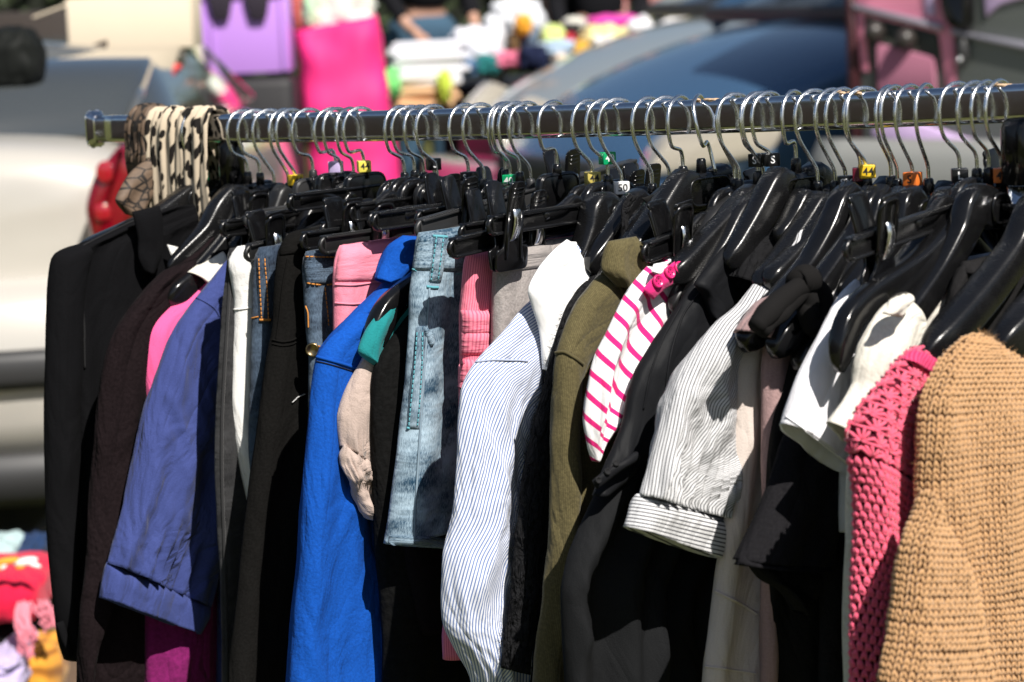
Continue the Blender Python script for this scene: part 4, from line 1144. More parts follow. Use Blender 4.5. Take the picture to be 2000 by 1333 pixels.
# 20 olive corduroy jacket
r, t = G('olive_jacket', 1366, 'olive green needlecord jacket hanging between the boucle cardigan and the baby tee', 'jacket')
fo = striped('olive_cord', (0.092, 0.076, 0.034), (0.058, 0.048, 0.020), .0015, .30, 0.0, .45, 420, .001, .25, 22, .75)
loft('body', fo, r, t, [(1255, 462), (1225, 500), (1185, 535), (1150, 572), (1125, 620), (1120, 760), (1112, 900), (1100, 1100), (1080, BOT)], th=.015, fold=(.005, 4, 34))
slv = loft('sleeve', fo, r, t, [(1192, 525), (1160, 552), (1130, 590), (1107, 638), (1090, 690), (1084, 760), (1080, 850), (1078, 950), (1077, 1050), (1072, 1150), (1064, 1240), (1056, 1333), (1050, BOT)], [(1240, 545), (1225, 590), (1200, 640), (1165, 690), (1135, 735), (1122, 800), (1120, 870), (1118, 960), (1110, 1060), (1100, 1150), (1090, 1240), (1082, 1333), (1078, BOT)], th=[(0, .013), (.3, .019), (1, .018)], off=.009, edge=.02, fold=(.003, 4, 35), nz=.005, rows=96, cols=34, jag=.001)
seam('shoulder_seam', slv, [(1086, 690), (1102, 688), (1120, 698), (1138, 712)], fo, r, .0014)
loft('collar', fo, r, t, [(1190, 472), (1184, 500), (1182, 530), (1206, 560)], [(1242, 462), (1256, 490), (1262, 520), (1240, 570)], th=.009, off=.022, edge=.012, rows=26, cols=18, fold=(.002, 2, 36), nz=.004)
seam('collar_seam', slv, [(1176, 536), (1192, 540), (1208, 556), (1218, 582)], fo, r, .0014)

# 21 striped baby tee
r, t = G('striped_baby_tee', 1432, 'white baby tee with raspberry pink stripes and three pink buttons on the shoulder', 'tee')
fst = striped('raspberry_stripe', (0.80, 0.79, 0.79), (0.62, 0.015, 0.16), .0150, .29, 1.05, .5, 700, .009, .02)
fst2 = striped('raspberry_stripe_cap', (0.80, 0.79, 0.79), (0.62, 0.015, 0.16), .0150, .29, 1.95, .5, 700, .009, .02)
frs = fabric('raspberry_rib', (0.66, 0.02, 0.17), 0.2, 500, 0.3)
loft('body', fst, r, t, [(1300, 505), (1290, 520), (1260, 560), (1240, 620), (1230, 700), (1235, 800), (1240, 900), (1250, 1000)], [(1400, 480), (1400, 520), (1400, 560), (1400, 620), (1400, 700), (1400, 800), (1400, 900), (1400, 1000)], th=.010, edge=.012, fold=(.004, 4, 37))
slv = loft('sleeve', fst, r, t, [(1262, 520), (1236, 552), (1206, 598), (1182, 645), (1160, 690), (1150, 725), (1142, 780), (1138, 830), (1143, 870), (1152, 900)], [(1345, 535), (1336, 570), (1310, 625), (1280, 675), (1255, 715), (1236, 750), (1222, 785), (1206, 820), (1186, 860), (1160, 902)], th=[(0, .008), (.5, .015), (.8, .016), (1, .005)], off=.010, edge=.02, fold=(.005, 5, 38), nz=.009, gather=(.75, .005, 4), rows=80, cols=40)
pk = loft('placket', frs, r, t, [(1256, 566), (1270, 548), (1292, 528), (1322, 506)], [(1276, 586), (1296, 566), (1320, 552), (1346, 546)], th=.0035, off=.027, edge=.006, rows=26, cols=12, fold=(.001, 2, 39), nz=.001)
mbn = plain('pink_button', (0.62, 0.02, 0.15), .28, spec=.5)
for bx, by in ((1283, 550), (1306, 533), (1325, 524)): button(pk, bx, by, .0054, mbn, r)
loft('neck_label', fw, r, t, [(1275, 516), (1262, 530)], [(1312, 508), (1280, 540)], th=.003, off=.022, rows=8, cols=8, edge=.003)

# 22 black satin blouse
r, t = G('satin_blouse', 1486, 'black satin blouse with pointed collar over charcoal lower part, between tee and pinstripe', 'blouse')
fsa = fabric('black_satin', (0.010, 0.0105, 0.012), 0.2, 900, 0.16, .52, .05, .1)
fch = fabric('charcoal_crepe', (0.0100, 0.0105, 0.0115), 0.35, 900, 0.20, .70, .1)
loft('body', fch, r, t, [(1440, 480), (1400, 520), (1360, 570), (1320, 640), (1285, 720), (1250, 800), (1215, 880), (1180, 950), (1150, 1010), (1120, 1080), (1104, 1150), (1106, 1250), (1110, 1333), (1114, BOT)], [(1560, 480), (1560, 540), (1560, 600), (1540, 680), (1520, 760), (1500, 840), (1480, 920), (1460, 1000), (1440, 1060), (1420, 1120), (1405, 1180), (1395, 1260), (1385, 1333), (1380, BOT)], th=[(0, .012), (1, .018)], fold=(.013, 4.2, 40), nz=.004, rows=90, cols=60, drape=.009)
slv = loft('sleeve', fsa, r, t, [(1392, 510), (1352, 552), (1316, 606), (1282, 660), (1252, 716), (1236, 760), (1222, 820), (1196, 880), (1172, 930), (1158, 968)], [(1440, 560), (1420, 620), (1390, 680), (1350, 730), (1318, 780), (1296, 830), (1278, 870), (1250, 910), (1220, 940), (1180, 968)], th=[(0, .012), (.5, .018), (1, .010)], off=.010, edge=.022, fold=(.003, 3, 41), nz=.004, rows=80)
seam('front_seam', slv, [(1376, 560), (1336, 612), (1312, 680), (1302, 740), (1300, 790)], fsa, r, .0010, n=50)
seam('front_seam', slv, [(1330, 600), (1296, 660), (1270, 730), (1256, 800)], fsa, r, .0008, n=50)
loft('collar', fsa, r, t, [(1420, 474), (1398, 500), (1372, 534), (1356, 556), (1374, 580), (1392, 622)], [(1436, 480), (1452, 504), (1458, 540), (1448, 580), (1432, 606), (1400, 630)], th=.007, off=.026, edge=.012, rows=40, cols=18, fold=(.002, 2, 42), nz=.003)
pl_ = loft('belt_tab', fsa, r, t, [(1156, 938), (1180, 918), (1205, 898), (1228, 880)], [(1164, 956), (1188, 936), (1212, 914), (1236, 896)], th=.003, off=.024, rows=16, cols=8, edge=.003)
for k in range(3): button(pl_, 1166 + 18 * k, 938 - 15 * k, .0026, M_TH_BK, r, False)

# 22b black ruffled top
r, t = G('ruffled_blouse', 1548, 'black ruffled top showing at the collar of the pinstriped blouse', 'top')
loft('body', fabric('black_voile', (0.009, 0.009, 0.010), 0.3, 600, 0.7, .8, .1, .2, 60), r, t, [(1538, 448), (1516, 468), (1490, 488), (1466, 512), (1458, 545), (1470, 580), (1478, 640), (1480, 760), (1480, 900)], th=.013, edge=.02, fold=(.004, 6, 43), nz=.006, jag=.003)

loft('shoulder', fabric('black_voile', (0, 0, 0)), r, t, [(1506, 440), (1474, 470), (1444, 504), (1430, 540)], [(1548, 462), (1524, 496), (1496, 528), (1462, 566)], th=.0155, off=.004, raw=True, rows=30, cols=22, edge=.018, fold=(.003, 6, 44), nz=.005, jag=.002)

# 23 pinstripe blouse
r, t = G('pinstripe_blouse', 1604, 'white blouse with fine charcoal pinstripes, puffed sleeve and turned back cuff', 'blouse')
fps = striped('pinstripe', (0.58, 0.58, 0.59), (0.06, 0.062, 0.07), .0026, .30, 0.10, .45, 900, .002)
fps2 = striped('pinstripe_cuff', (0.60, 0.60, 0.61), (0.06, 0.062, 0.07), .0028, .34, 1.62, .3, 900, .001)
loft('body', fps, r, t, [(1600, 440), (1572, 480), (1530, 540), (1490, 610), (1450, 680), (1440, 800), (1436, 950), (1430, 1100)], th=.012, fold=(.005, 4, 44))
slv = loft('sleeve', fps, r, t, [(1572, 456), (1545, 478), (1512, 512), (1478, 550), (1440, 594), (1400, 628), (1366, 664), (1338, 706), (1312, 760), (1290, 820), (1270, 880), (1254, 930), (1243, 966)], [(1588, 475), (1578, 515), (1558, 560), (1528, 604), (1492, 640), (1458, 672), (1434, 704), (1424, 750), (1424, 800), (1424, 860), (1424, 920), (1422, 975), (1419, 1016)], th=[(0, .010), (.35, .018), (.7, .028), (1, .018)], off=.010, edge=.024, fold=(.003, 4, 45), nz=.006, drape=.009, gather=(1.0, .0045, 11), rows=110, cols=56)
loft('cuff', fps2, r, t, [(1244, 964), (1234, 994), (1222, 1029)], [(1420, 1014), (1410, 1050), (1394, 1090)], th=.021, off=.010, edge=.022, rows=18, cols=34, fold=(.001, 3, 45), nz=.0015)
loft('collar', fps, r, t, [(1576, 436), (1556, 456), (1536, 484)], [(1592, 444), (1588, 470), (1576, 508)], th=.006, off=.018, edge=.008, rows=16, cols=12)

# 24 beige trousers, mauve dress
r, t = G('beige_dress', 1648, 'pale beige jersey dress behind the pinstriped sleeve, cut by shadows', 'dress')
fbe = fabric('beige_jersey', (0.60, 0.52, 0.47), 0.12, 700, 0.35)
c = loft('body', fbe, r, t, [(1500, 610), (1465, 660), (1440, 700), (1432, 760), (1430, 850), (1424, 950), (1412, 1050), (1402, 1130), (1392, 1210), (1380, 1300), (1370, BOT)], th=[(0, .012), (1, .020)], fold=(.005, 4, 46), nz=.004, edge=.02)
seam('hem_seam', c, [(1398, 1155), (1420, 1166), (1450, 1182), (1478, 1200)], fbe, r, .0012)
seam('hem_seam', c, [(1378, 1302), (1410, 1306), (1450, 1312), (1476, 1316)], fbe, r, .0009)
r, t = G('mauve_dress', 1695, 'dusty mauve dress with strap over the ribbed hanger tip', 'dress')
fma = fabric('mauve_jersey', (0.33, 0.215, 0.21), 0.25, 500, 0.4)
loft('body', fma, r, t, [(1510, 640), (1495, 680), (1488, 740), (1486, 850), (1484, 1000), (1480, 1150), (1478, 1250), (1476, BOT)], th=.014, fold=(.006, 5, 47), edge=.02)
loft('strap', fma, r, t, [(1502, 578), (1476, 602), (1452, 624), (1440, 646)], [(1520, 594), (1502, 618), (1490, 640), (1476, 660)], th=[(0, .015), (1, .017)], off=0, raw=True, rows=20, cols=16, edge=.018)
r, t = G('black_bow_blouse', 1722, 'black knit top tied with a bow around the bare hanger tips', 'top')
fbk = fabric('black_jersey', (0.010, 0.0095, 0.0095), 0.35, 420, 0.45)
loft('body', fbk, r, t, [(1640, 560), (1600, 620), (1568, 660), (1545, 720), (1520, 800), (1508, 900), (1506, 1050), (1510, 1200), (1512, BOT)], th=.012, fold=(.006, 4, 48))
pk_ = Plane(t, 0, .028)
def at_px(px, py, w=0.0):
    u, v = pk_.uv(px, py); return pk_.pt(u, v, w)
mb = MB(); rg = random.Random(12)
for path, r0 in (([(1476, 640), (1500, 610), (1530, 584), (1558, 562), (1580, 556)], .0085), ([(1486, 648), (1512, 622), (1540, 594), (1566, 572), (1584, 566)], .0070),
                 ([(1560, 556), (1584, 552), (1604, 574), (1610, 604), (1600, 634), (1584, 646)], .0070), ([(1572, 566), (1580, 590), (1578, 620), (1586, 644)], .0078), ([(1556, 552), (1572, 546), (1590, 556)], .0105)):
    pts = smooth_line(path, 18)
    mb.tube([at_px(q[0], q[1], .002 * noise.noise(Vector((i * .2, r0 * 900, 1)))) for i, q in enumerate(pts)], [r0 * (0.75 + 0.3 * math.sin(PI * min(1, (i + 1) / 18)) + 0.16 * noise.noise(Vector((i * .28, r0 * 500, 2)))) for i in range(18)], 12)
mb.build('bow', fbk, r)

# 26 black tee
r, t = G('black_tee', 1776, 'washed black tee with short sleeve and rolled hem under the white tee', 'tee')
fbt = fabric('washed_black', (0.0105, 0.010, 0.0115), 0.5, 380, 0.45)
loft('body', fbt, r, t, [(1690, 600), (1650, 660), (1620, 720), (1600, 800), (1590, 950), (1600, 1120), (1600, 1300), (1600, BOT)], th=.012, fold=(.005, 4, 51))
slv = loft('sleeve', fbt, r, t, [(1620, 730), (1585, 770), (1558, 815), (1535, 870), (1512, 940), (1490, 1000), (1468, 1052), (1450, 1096)], [(1680, 760), (1668, 810), (1655, 870), (1645, 930), (1640, 985), (1632, 1035), (1624, 1075), (1617, 1108)], th=[(0, .010), (1, .022)], off=.010, edge=.022, fold=(.003, 4, 52), nz=.005)
loft('sleeve_hem', fbt, r, t, [(1452, 1090), (1449, 1098), (1450, 1106)], [(1618, 1098), (1618, 1108), (1616, 1118)], th=.0245, off=.010, edge=.022, rows=10, cols=30, fold=(.003, 4, 52), nz=.003)
loft('sleeve_shade_side', fbt, r, t, [(1456, 1100), (1480, 1130), (1510, 1150), (1540, 1190)], [(1616, 1110), (1605, 1150), (1585, 1180), (1560, 1200)], th=.012, off=-.006, rows=16, cols=16, edge=.014)

# 27 white tee
r, t = G('white_tee', 1832, 'plain white tee with short sleeve beside the notched black hanger', 'tee')
fwt = fabric('white_jersey', (0.78, 0.77, 0.80), 0.08, 600, 0.30)
loft('body', fwt, r, t, [(1700, 540), (1672, 590), (1660, 660), (1655, 760), (1645, 900), (1640, 1000), (1640, 1040)], th=.010, fold=(.005, 4, 53))
slv = loft('sleeve', fwt, r, t, [(1672, 545), (1640, 578), (1612, 622), (1588, 670), (1566, 720), (1548, 772), (1530, 828)], [(1700, 580), (1696, 640), (1690, 700), (1684, 760), (1676, 820), (1668, 870), (1648, 925)], th=[(0, .009), (1, .022)], off=.008, edge=.022, fold=(.002, 3, 54), nz=.004)
seam('sleeve_hem', slv, [(1536, 814), (1570, 838), (1610, 868), (1652, 902)], fwt, r, .0008)

# 28 cream lace top
r, t = G('cream_blouse', 1948, 'cream knitted top with lace panel left of the pink crochet top', 'top')
fcr = fabric('cream_lace', (0.66, 0.62, 0.54), 0.30, 230, 0.30, wscale=40)
loft('body', fcr, r, t, [(1800, 560), (1756, 590), (1722, 640), (1700, 700), (1684, 780), (1672, 860), (1660, 940), (1657, 1060), (1655, 1200), (1655, BOT)], th=.013, edge=.016, fold=(.004, 4, 55), nz=.004)
loft('sleeve', fcr, r, t, [(1768, 574), (1738, 594), (1712, 630), (1692, 670), (1683, 710), (1680, 750), (1662, 786), (1634, 826)], [(1800, 610), (1808, 660), (1800, 710), (1780, 745), (1755, 780), (1725, 810), (1698, 840), (1668, 868)], th=[(0, .010), (.5, .018), (1, .014)], off=.009, edge=.02, fold=(.004, 5, 56), nz=.006)
loft('neck_band', fcr, r, t, [(1752, 578), (1732, 590), (1716, 612)], [(1784, 584), (1770, 602), (1758, 620)], th=.006, off=.026, rows=12, cols=14, edge=.006)

# right: black ribbed knit over the clip bar, black pleated skirt
r, t = G('ribbed_knit', 1900, 'black ribbed knit band looped over the serrated clip bar at right', 'knitwear')
frb = striped('black_rib', (0.014, 0.013, 0.0125), (0.004, 0.004, 0.004), .0026, .5, 0.0, .3, 500, .002, .2)
loft('band', frb, r, t, [(1848, 424), (1828, 440), (1814, 462), (1824, 500), (1830, 540)], [(1872, 436), (1868, 462), (1866, 488), (1862, 510), (1858, 545)], th=.012, off=.004, edge=.014, rows=26, cols=24, fold=(.002, 5, 57))
loft('body', frb, r, t, [(1760, 540), (1745, 600), (1735, 680), (1730, 800), (1725, 1000), (1722, BOT)], th=.010, fold=(.005, 5, 58))
r, t = G('pleated_skirt', 2000, 'black pleated skirt in the shade below the orange 42 hanger', 'skirt')
fpl = fabric('black_pleat', (0.013, 0.0125, 0.013), 0.45, 300, 0.4)
loft('body', fpl, r, t, [(1880, 515), (1862, 560), (1850, 620), (1845, 700), (1840, 900), (1838, BOT)], th=.010, edge=.012, fold=(.006, 9, 59))
loft('waistband', fpl, r, t, [(1880, 512), (1878, 522), (1876, 534)], [(1935, 500), (1935, 512), (1935, 526)], th=.012, rows=8, cols=14, edge=.01)

# 29 pink crochet top
r, t = G('crochet_pullover', 2058, 'raspberry pink crochet top with open shell pattern', 'crochet top')
fcb = fabric('crochet_gap_shade', (0.07, 0.003, 0.014), 0.4, 200, 0.4)  # dark base colour stands in for the shade in the stitch gaps
fcy = fabric('crochet_yarn', (0.80, 0.105, 0.185), 0.30, 300, 0.2, .9, .3)
c = loft('body', fcb, r, t, [(1792, 682), (1762, 708), (1722, 758), (1690, 796), (1669, 848), (1673, 900), (1682, 960), (1685, 1050), (1681, 1150), (1678, 1250), (1678, 1333), (1678, BOT)], [(1838, 712), (1818, 760), (1806, 800), (1802, 850), (1800, 890), (1794, 950), (1780, 1010), (1766, 1080), (1750, 1160), (1735, 1240), (1718, 1333), (1700, BOT)], th=[(0, .008), (.3, .016), (1, .016)], edge=.018, fold=(.001, 2, 60), nz=.002, rows=110, cols=40)
fuzz(c, fcy, r, 500, -.012, .09, .005, 4)
crochet(c, fcy, r, -0.016, 0.97, 0.34, .0088)
loft('neck_rib', striped('crochet_rib', (0.70, 0.06, 0.165), (0.35, 0.015, 0.07), .0030, .35, 0.4, .3, 400, 0, .2), r, t, [(1790, 680), (1778, 690), (1766, 702)], [(1842, 712), (1836, 724), (1826, 740)], th=.011, edge=.012, rows=10, cols=22, off=.004, fold=(.001, 2, 60))
loft('inner_side', fcb, r, t, [(1780, 720), (1740, 800), (1720, 900), (1720, 1100), (1710, BOT)], [(1900, 720), (1900, 800), (1900, 900), (1900, 1100), (1900, BOT)], th=.008, off=-.012, fold=(.003, 3, 61))

# 30 tan sweater
r, t = G('tan_sweater', 2150, 'chunky tan knitted sweater nearest at the right edge', 'sweater')
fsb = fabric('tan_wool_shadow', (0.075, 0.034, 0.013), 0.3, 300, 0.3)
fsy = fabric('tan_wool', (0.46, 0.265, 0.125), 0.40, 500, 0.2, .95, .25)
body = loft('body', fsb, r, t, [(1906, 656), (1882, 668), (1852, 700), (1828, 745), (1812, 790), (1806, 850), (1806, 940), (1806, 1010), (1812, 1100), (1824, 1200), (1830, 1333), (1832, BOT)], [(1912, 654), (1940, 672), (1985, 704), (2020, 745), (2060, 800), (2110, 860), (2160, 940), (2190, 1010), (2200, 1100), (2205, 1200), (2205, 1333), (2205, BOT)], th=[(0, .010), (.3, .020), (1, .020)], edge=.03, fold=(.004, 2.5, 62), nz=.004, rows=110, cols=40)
fuzz(body, fsy, r, 1100, -.015, .2, .006, 2, .00010)
stitches(body, fsy, r, .0053, .0045, -0.018, 1.0, 'body_stitches', seed=3, fat=1.05)
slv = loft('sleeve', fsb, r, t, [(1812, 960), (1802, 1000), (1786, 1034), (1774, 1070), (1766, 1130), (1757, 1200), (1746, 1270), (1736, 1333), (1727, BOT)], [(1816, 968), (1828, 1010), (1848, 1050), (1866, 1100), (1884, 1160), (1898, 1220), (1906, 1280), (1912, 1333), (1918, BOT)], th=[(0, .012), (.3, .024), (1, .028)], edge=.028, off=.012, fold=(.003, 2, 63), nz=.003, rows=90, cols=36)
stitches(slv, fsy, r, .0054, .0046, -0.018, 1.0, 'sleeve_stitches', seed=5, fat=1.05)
# ------------------------------------------------------------------ scarf over the rail
def leopard():
    N = NT('leopard_print'); co = N.coord('UV', (1.0, 0.50, 1), 0.2)
    ds = N.n('TexNoise'); ds.inputs['Scale'].default_value = 60; ds.inputs['Detail'].default_value = 2; N.l(co, ds.inputs['Vector'])
    ad = N.n('Mix', data_type='VECTOR'); ad.inputs[0].default_value = 0.0055
    mv = N.n('VectorMath', operation='MULTIPLY_ADD'); N.l(ds.outputs[1], mv.inputs[0]); mv.inputs[1].default_value = (0.013, 0.013, 0.0); N.l(co, mv.inputs[2])
    v = N.n('TexVoronoi', feature='F1'); v.inputs['Scale'].default_value = 150; N.l(mv.outputs[0], v.inputs['Vector'])
    k = N.ramp(v.outputs['Distance'], [(0.43, 1.0), (0.48, 0.0)])
    big = N.noise(co, 25, 2, 0.5)
    k2 = N.math('MULTIPLY', k, N.ramp(big, [(0.24, 0.0), (0.28, 1.0)]))
    c = N.mix(k2, (0.54, 0.45, 0.335), (0.010, 0.008, 0.007))
    N.set(Base_Color=c, Roughness=0.85, Normal=N.bump(N.noise(co, 60, 3), 0.25, 0.003), Specular_IOR_Level=0.2)
    return N.m
def drape(name, px0, px1, zfront, zback, mat, parent, seed, amp=0.004, puff=0.0, nA=70):
    rg = random.Random(seed); ph = [rg.random() * 6 for _ in range(4)]
    t0, t1 = t_at(px0), t_at(px1)
    V = []; UV = []; nB = 46
    for i in range(nA):
        a = i / (nA - 1); t = t0 + (t1 - t0) * a; c = rail(t)
        zf = lerp_tab(zfront, a); zb = zback
        prof = smooth_line([(0.018, zf), (0.020, zf * 0.6), (0.018, -0.015), (0.0155, 0.006), (0.009, 0.0175), (0.0, 0.0195), (-0.009, 0.0175), (-0.0155, 0.006), (-0.018, -0.02), (-0.020, zb)], nB)
        for j, q in enumerate(prof):
            u = j / (nB - 1)
            f = amp * (0.75 * math.sin(2 * PI * (7.5 * a) + ph[0] + 1.3 * math.sin(3 * u + ph[1])) + 0.5 * math.sin(2 * PI * 13 * a + ph[2] + 2 * u)) + amp * 0.8 * noise.noise(Vector((a * 9, u * 5, seed)))
            f = max(f, -0.002) + puff
            d = Vector((q[0], q[1] * 0.6, 0)); d = d.normalized() if d.length > 0 else Vector((1, 0, 0))
            V.append(c + NH * (q[0] + d.x * f) + ZU * (q[1] + d.y * f) + RH * 0.002 * noise.noise(Vector((a * 14, u * 9, 3.0 + seed))))
            UV.append((a * (t1 - t0) * 1.3, u * (0.06 - zf - zb)))
    F = [(i * nB + j, i * nB + j + 1, (i + 1) * nB + j + 1, (i + 1) * nB + j) for i in range(nA - 1) for j in range(nB - 1)]
    o = obj(name, V, F, mat, parent, uv=UV)
    md = o.modifiers.new('thickness', 'SOLIDIFY'); md.thickness = 0.0012
    return o
scarf = thing('leopard_scarf', rail(t_at(360)), 'leopard print scarf with brown end draped over the left end of the rail', 'scarf')
drape('drape', 308, 430, [(0, -.118), (.5, -.112), (.85, -.098), (1, -.090)], -.13, leopard(), scarf, 3, .0026)
fbr = NT('brown_leaf_print'); _co = fbr.coord('UV')
_v = fbr.n('TexVoronoi', feature='DISTANCE_TO_EDGE'); _v.inputs['Scale'].default_value = 70; fbr.l(_co, _v.inputs['Vector'])
fbr.set(Base_Color=fbr.mix(fbr.ramp(_v.outputs[0], [(0.03, 1.0), (0.09, 0.0)]), fbr.mix(fbr.noise(_co, 90, 3), (0.045, 0.028, 0.018), (0.20, 0.135, 0.09)), (0.008, 0.006, 0.005)), Roughness=0.7)
drape('brown_fold', 274, 312, [(0, -.040), (1, -.046)], -.06, fbr.m, scarf, 5, .003, .003, 26)
loft('brown_end', fbr.m, scarf, t_at(318), [(300, 304), (262, 332), (238, 362), (224, 392), (244, 418)], [(316, 308), (312, 340), (306, 372), (292, 402), (266, 424)], th=.007, fold=(.004, 5, 71), nz=.005, edge=.01)

# ------------------------------------------------------------------ ground
N = NT('grass_ground'); co = N.coord('Object')
g1 = N.noise(co, 1.6, 5, 0.65); g2 = N.noise(co, 60, 4, 0.7); g3 = N.noise(co, 0.35, 3, 0.5)
c = N.mix(N.ramp(g2, [(0.35, 0.0), (0.7, 1.0)]), (0.055, 0.068, 0.018), (0.15, 0.16, 0.05))
c = N.mix(N.math('MULTIPLY', N.ramp(g1, [(0.45, 0.0), (0.7, 1.0)]), 0.6), c, (0.17, 0.14, 0.075))
N.set(Base_Color=c, Roughness=0.95, Normal=N.bump(g2, 0.8, 0.03), Specular_IOR_Level=0.1)
o = obj('ground', [(-250, -120, 0), (250, -120, 0), (250, 380, 0), (-250, 380, 0)], [(0, 1, 2, 3)], N.m, smooth=False)
prop(o, 'worn sunlit grass of the market field', None, None, 'structure')
# grass tufts near the rack
mb = MB(); rg = random.Random(4)
for _ in range(2600):
    px = rg.uniform(-80, 420); d = rg.uniform(3.4, 6.4)
    p = at_height(px, 1500, 0); q = at_depth(px, 600, d); p = Vector((q.x, q.y, 0))
    for k in range(3):
        a = rg.uniform(0, 6.28); h = rg.uniform(0.025, 0.07); w = 0.0025
        dr = Vector((math.cos(a), math.sin(a), 0)); sd = Vector((-dr.y, dr.x, 0))
        tip = p + dr * h * 0.6 + ZU * h
        mb.add([p - sd * w, p + sd * w, p + dr * h * .25 + ZU * h * .6 + sd * w * .7, tip, p + dr * h * .25 + ZU * h * .6 - sd * w * .7], [(0, 1, 2, 4), (4, 2, 3)])
o = mb.build('grass', plain('grass_blades', (0.13, 0.16, 0.03), 0.8, var=0.5, bscale=8)); prop(o, 'short sunlit grass beside the rack', None, None, 'stuff')

# ------------------------------------------------------------------ vehicles
def carpaint(name, col, rough=0.28, metal=0.35, coat=1.0):
    return plain(name, col, rough, metal, 0, 60, 0.5, coat)
M_GLASS = plain('car_glass', (0.05, 0.056, 0.058), 0.05, 0, 0, 60, 1.0, 1.0)
M_TRIM = plain('black_trim', (0.030, 0.030, 0.031), 0.5)
M_TYRE = plain('tyre_rubber', (0.015, 0.015, 0.016), 0.85, bump=.3, bscale=40)
M_RIM = plain('wheel_rim', (0.45, 0.45, 0.46), 0.3, 0.9)
M_RED = plain('red_lamp', (0.20, 0.002, 0.010), 0.12, 0, 0, 60, 0.7, 1.0)
M_CLEAR = plain('clear_lamp', (0.55, 0.50, 0.42), 0.10, 0.2, 0, 60, 0.8, 1.0)
class Frame:
    def __init__(self, o, ang):
        self.o = Vector(o); self.x = Vector((math.cos(ang), math.sin(ang), 0)); self.y = Vector((-math.sin(ang), math.cos(ang), 0))
    def p(self, x, y, z): return self.o + self.x * x + self.y * y + ZU * z
    def ax(self): return (self.x, self.y, ZU)
def wheel(fr, x, y, parent, r=0.31):
    s = 1 if y > 0 else -1
    mb = MB(); c = fr.p(x, y, r)
    R = []
    for rr, w in ((r * .62, -.09), (r * .9, -.095), (r, -.07), (r, .07), (r * .9, .095), (r * .62, .09)):
        R.append([c + fr.y * w + (fr.x * math.cos(k * PI / 16) + ZU * math.sin(k * PI / 16)) * rr for k in range(32)])
    mb.rings(R)
    w_ = mb.build('wheel', M_TYRE, parent)
    mb = MB()
    for k in range(5):
        a = 2 * PI * k / 5; d = fr.x * math.cos(a) + ZU * math.sin(a)
        mb.tube([c + fr.y * s * .085 + d * r * .06, c + fr.y * s * .10 + d * r * .35, c + fr.y * s * .088 + d * r * .62], [.035, .03, .022], 8)
    mb.rings([[c + fr.y * s * h + (fr.x * math.cos(k * PI / 16) + ZU * math.sin(k * PI / 16)) * q * r for k in range(32)] for q, h in ((.56, .07), (.56, .095), (.64, .095), (.64, .07))], False)
    mb.build('rim', M_RIM, w_)
def car_shell(fr, parent, paint, st, house, pil=.05, roofp=None):
    """st: stations (x, z bottom, z shoulder, z crown, half width); house: (x, z base, z top, w base, w top)"""
    mb = MB(); R = []
    for x, zb, zs, zc, w in st:
        h = [(0.0, zb), (w * .86, zb), (w * .97, zb + .10), (w * 1.01, zb + (zs - zb) * .45), (w, zs - .16), (w * .965, zs - .05), (w * .90, zs), (w * .5, zs + (zc - zs) * .8)]
        ring = [fr.p(x, y, z) for y, z in h] + [fr.p(x, 0, zc)] + [fr.p(x, -y, z) for y, z in h[:0:-1]]
        R.append(ring)
    mb.rings(R)
    b = mb.build('body', paint, parent)
    sm = b.modifiers.new('smooth', 'SUBSURF'); sm.levels = 2; sm.render_levels = 2
    mb = MB(); R = []
    for x, z0, z1, w0, w1 in house:
        R.append([fr.p(x, w0, z0), fr.p(x, w0 * .97 + w1 * .03, z0 + (z1 - z0) * .1), fr.p(x, w1, z0 + (z1 - z0) * .93), fr.p(x, w1 * .5, z1 - (z1 - z0) * .02), fr.p(x, -w1 * .5, z1 - (z1 - z0) * .02), fr.p(x, -w1, z0 + (z1 - z0) * .93), fr.p(x, -w0 * .97 - w1 * .03, z0 + (z1 - z0) * .1), fr.p(x, -w0, z0)])
    mb.rings(R)
    mb.build('window', M_GLASS, parent)
    mb = MB(); hs = house
    mb.rings([[fr.p(x, y * w1 * 1.01, z1 + dz - .05 * abs(y) ** 3) for y, dz in ((1, -.05), (.9, .012), (.4, .024), (-.4, .024), (-.9, .012), (-1, -.05), (-.5, -.05), (.5, -.05))] for x, z0, z1, w0, w1 in hs[1:-1]])
    for s in (-1, 1):
        for a, b2 in ((0, 1), (-1, -2)):
            A, B = hs[a], hs[b2]
            mb.tube([fr.p(A[0], s * A[3], A[1] + .01), fr.p(B[0], s * B[4] * 1.0, B[2] - .03)], [pil, pil * .7], 8)
        mid = hs[len(hs) // 2]
        mb.tube([fr.p(mid[0], s * mid[3] * 1.0, mid[1]), fr.p(mid[0], s * mid[4] * 1.0, mid[2] - .03)], pil * .7, 8)
    mb.build('roof', roofp or paint, parent)
    return b

# silver saloon at left, its back towards us
q = at_depth(318, 600, 5.02); FS = Frame((q.x - 0.88, q.y, 0), PI / 2)       # local x forward = away from us, right side = -y
silver = thing('silver_car', FS.p(2.1, 0, 0), 'silver beige car with red tail lamp behind the left end of the rack', 'car')
P_SIL = carpaint('silver_paint', (0.53, 0.50, 0.45), 0.30, 0.15)
st = [(0.00, .50, .96, .98, .74), (0.05, .42, 1.02, 1.05, .83), (0.25, .36, 1.035, 1.06, .86), (0.62, .32, 1.04, 1.06, .87), (1.4, .28, .99, 1.0, .87), (2.6, .28, .97, .99, .87), (3.25, .28, .93, .99, .87), (3.9, .30, .85, .92, .85), (4.22, .36, .74, .80, .80), (4.32, .42, .66, .70, .66)]
hs = [(0.22, 1.03, 1.085, .80, .74), (1.25, .99, 1.175, .80, .72), (1.8, .97, 1.185, .80, .72), (2.5, .96, 1.175, .80, .70), (3.25, .95, 1.0, .76, .68)]
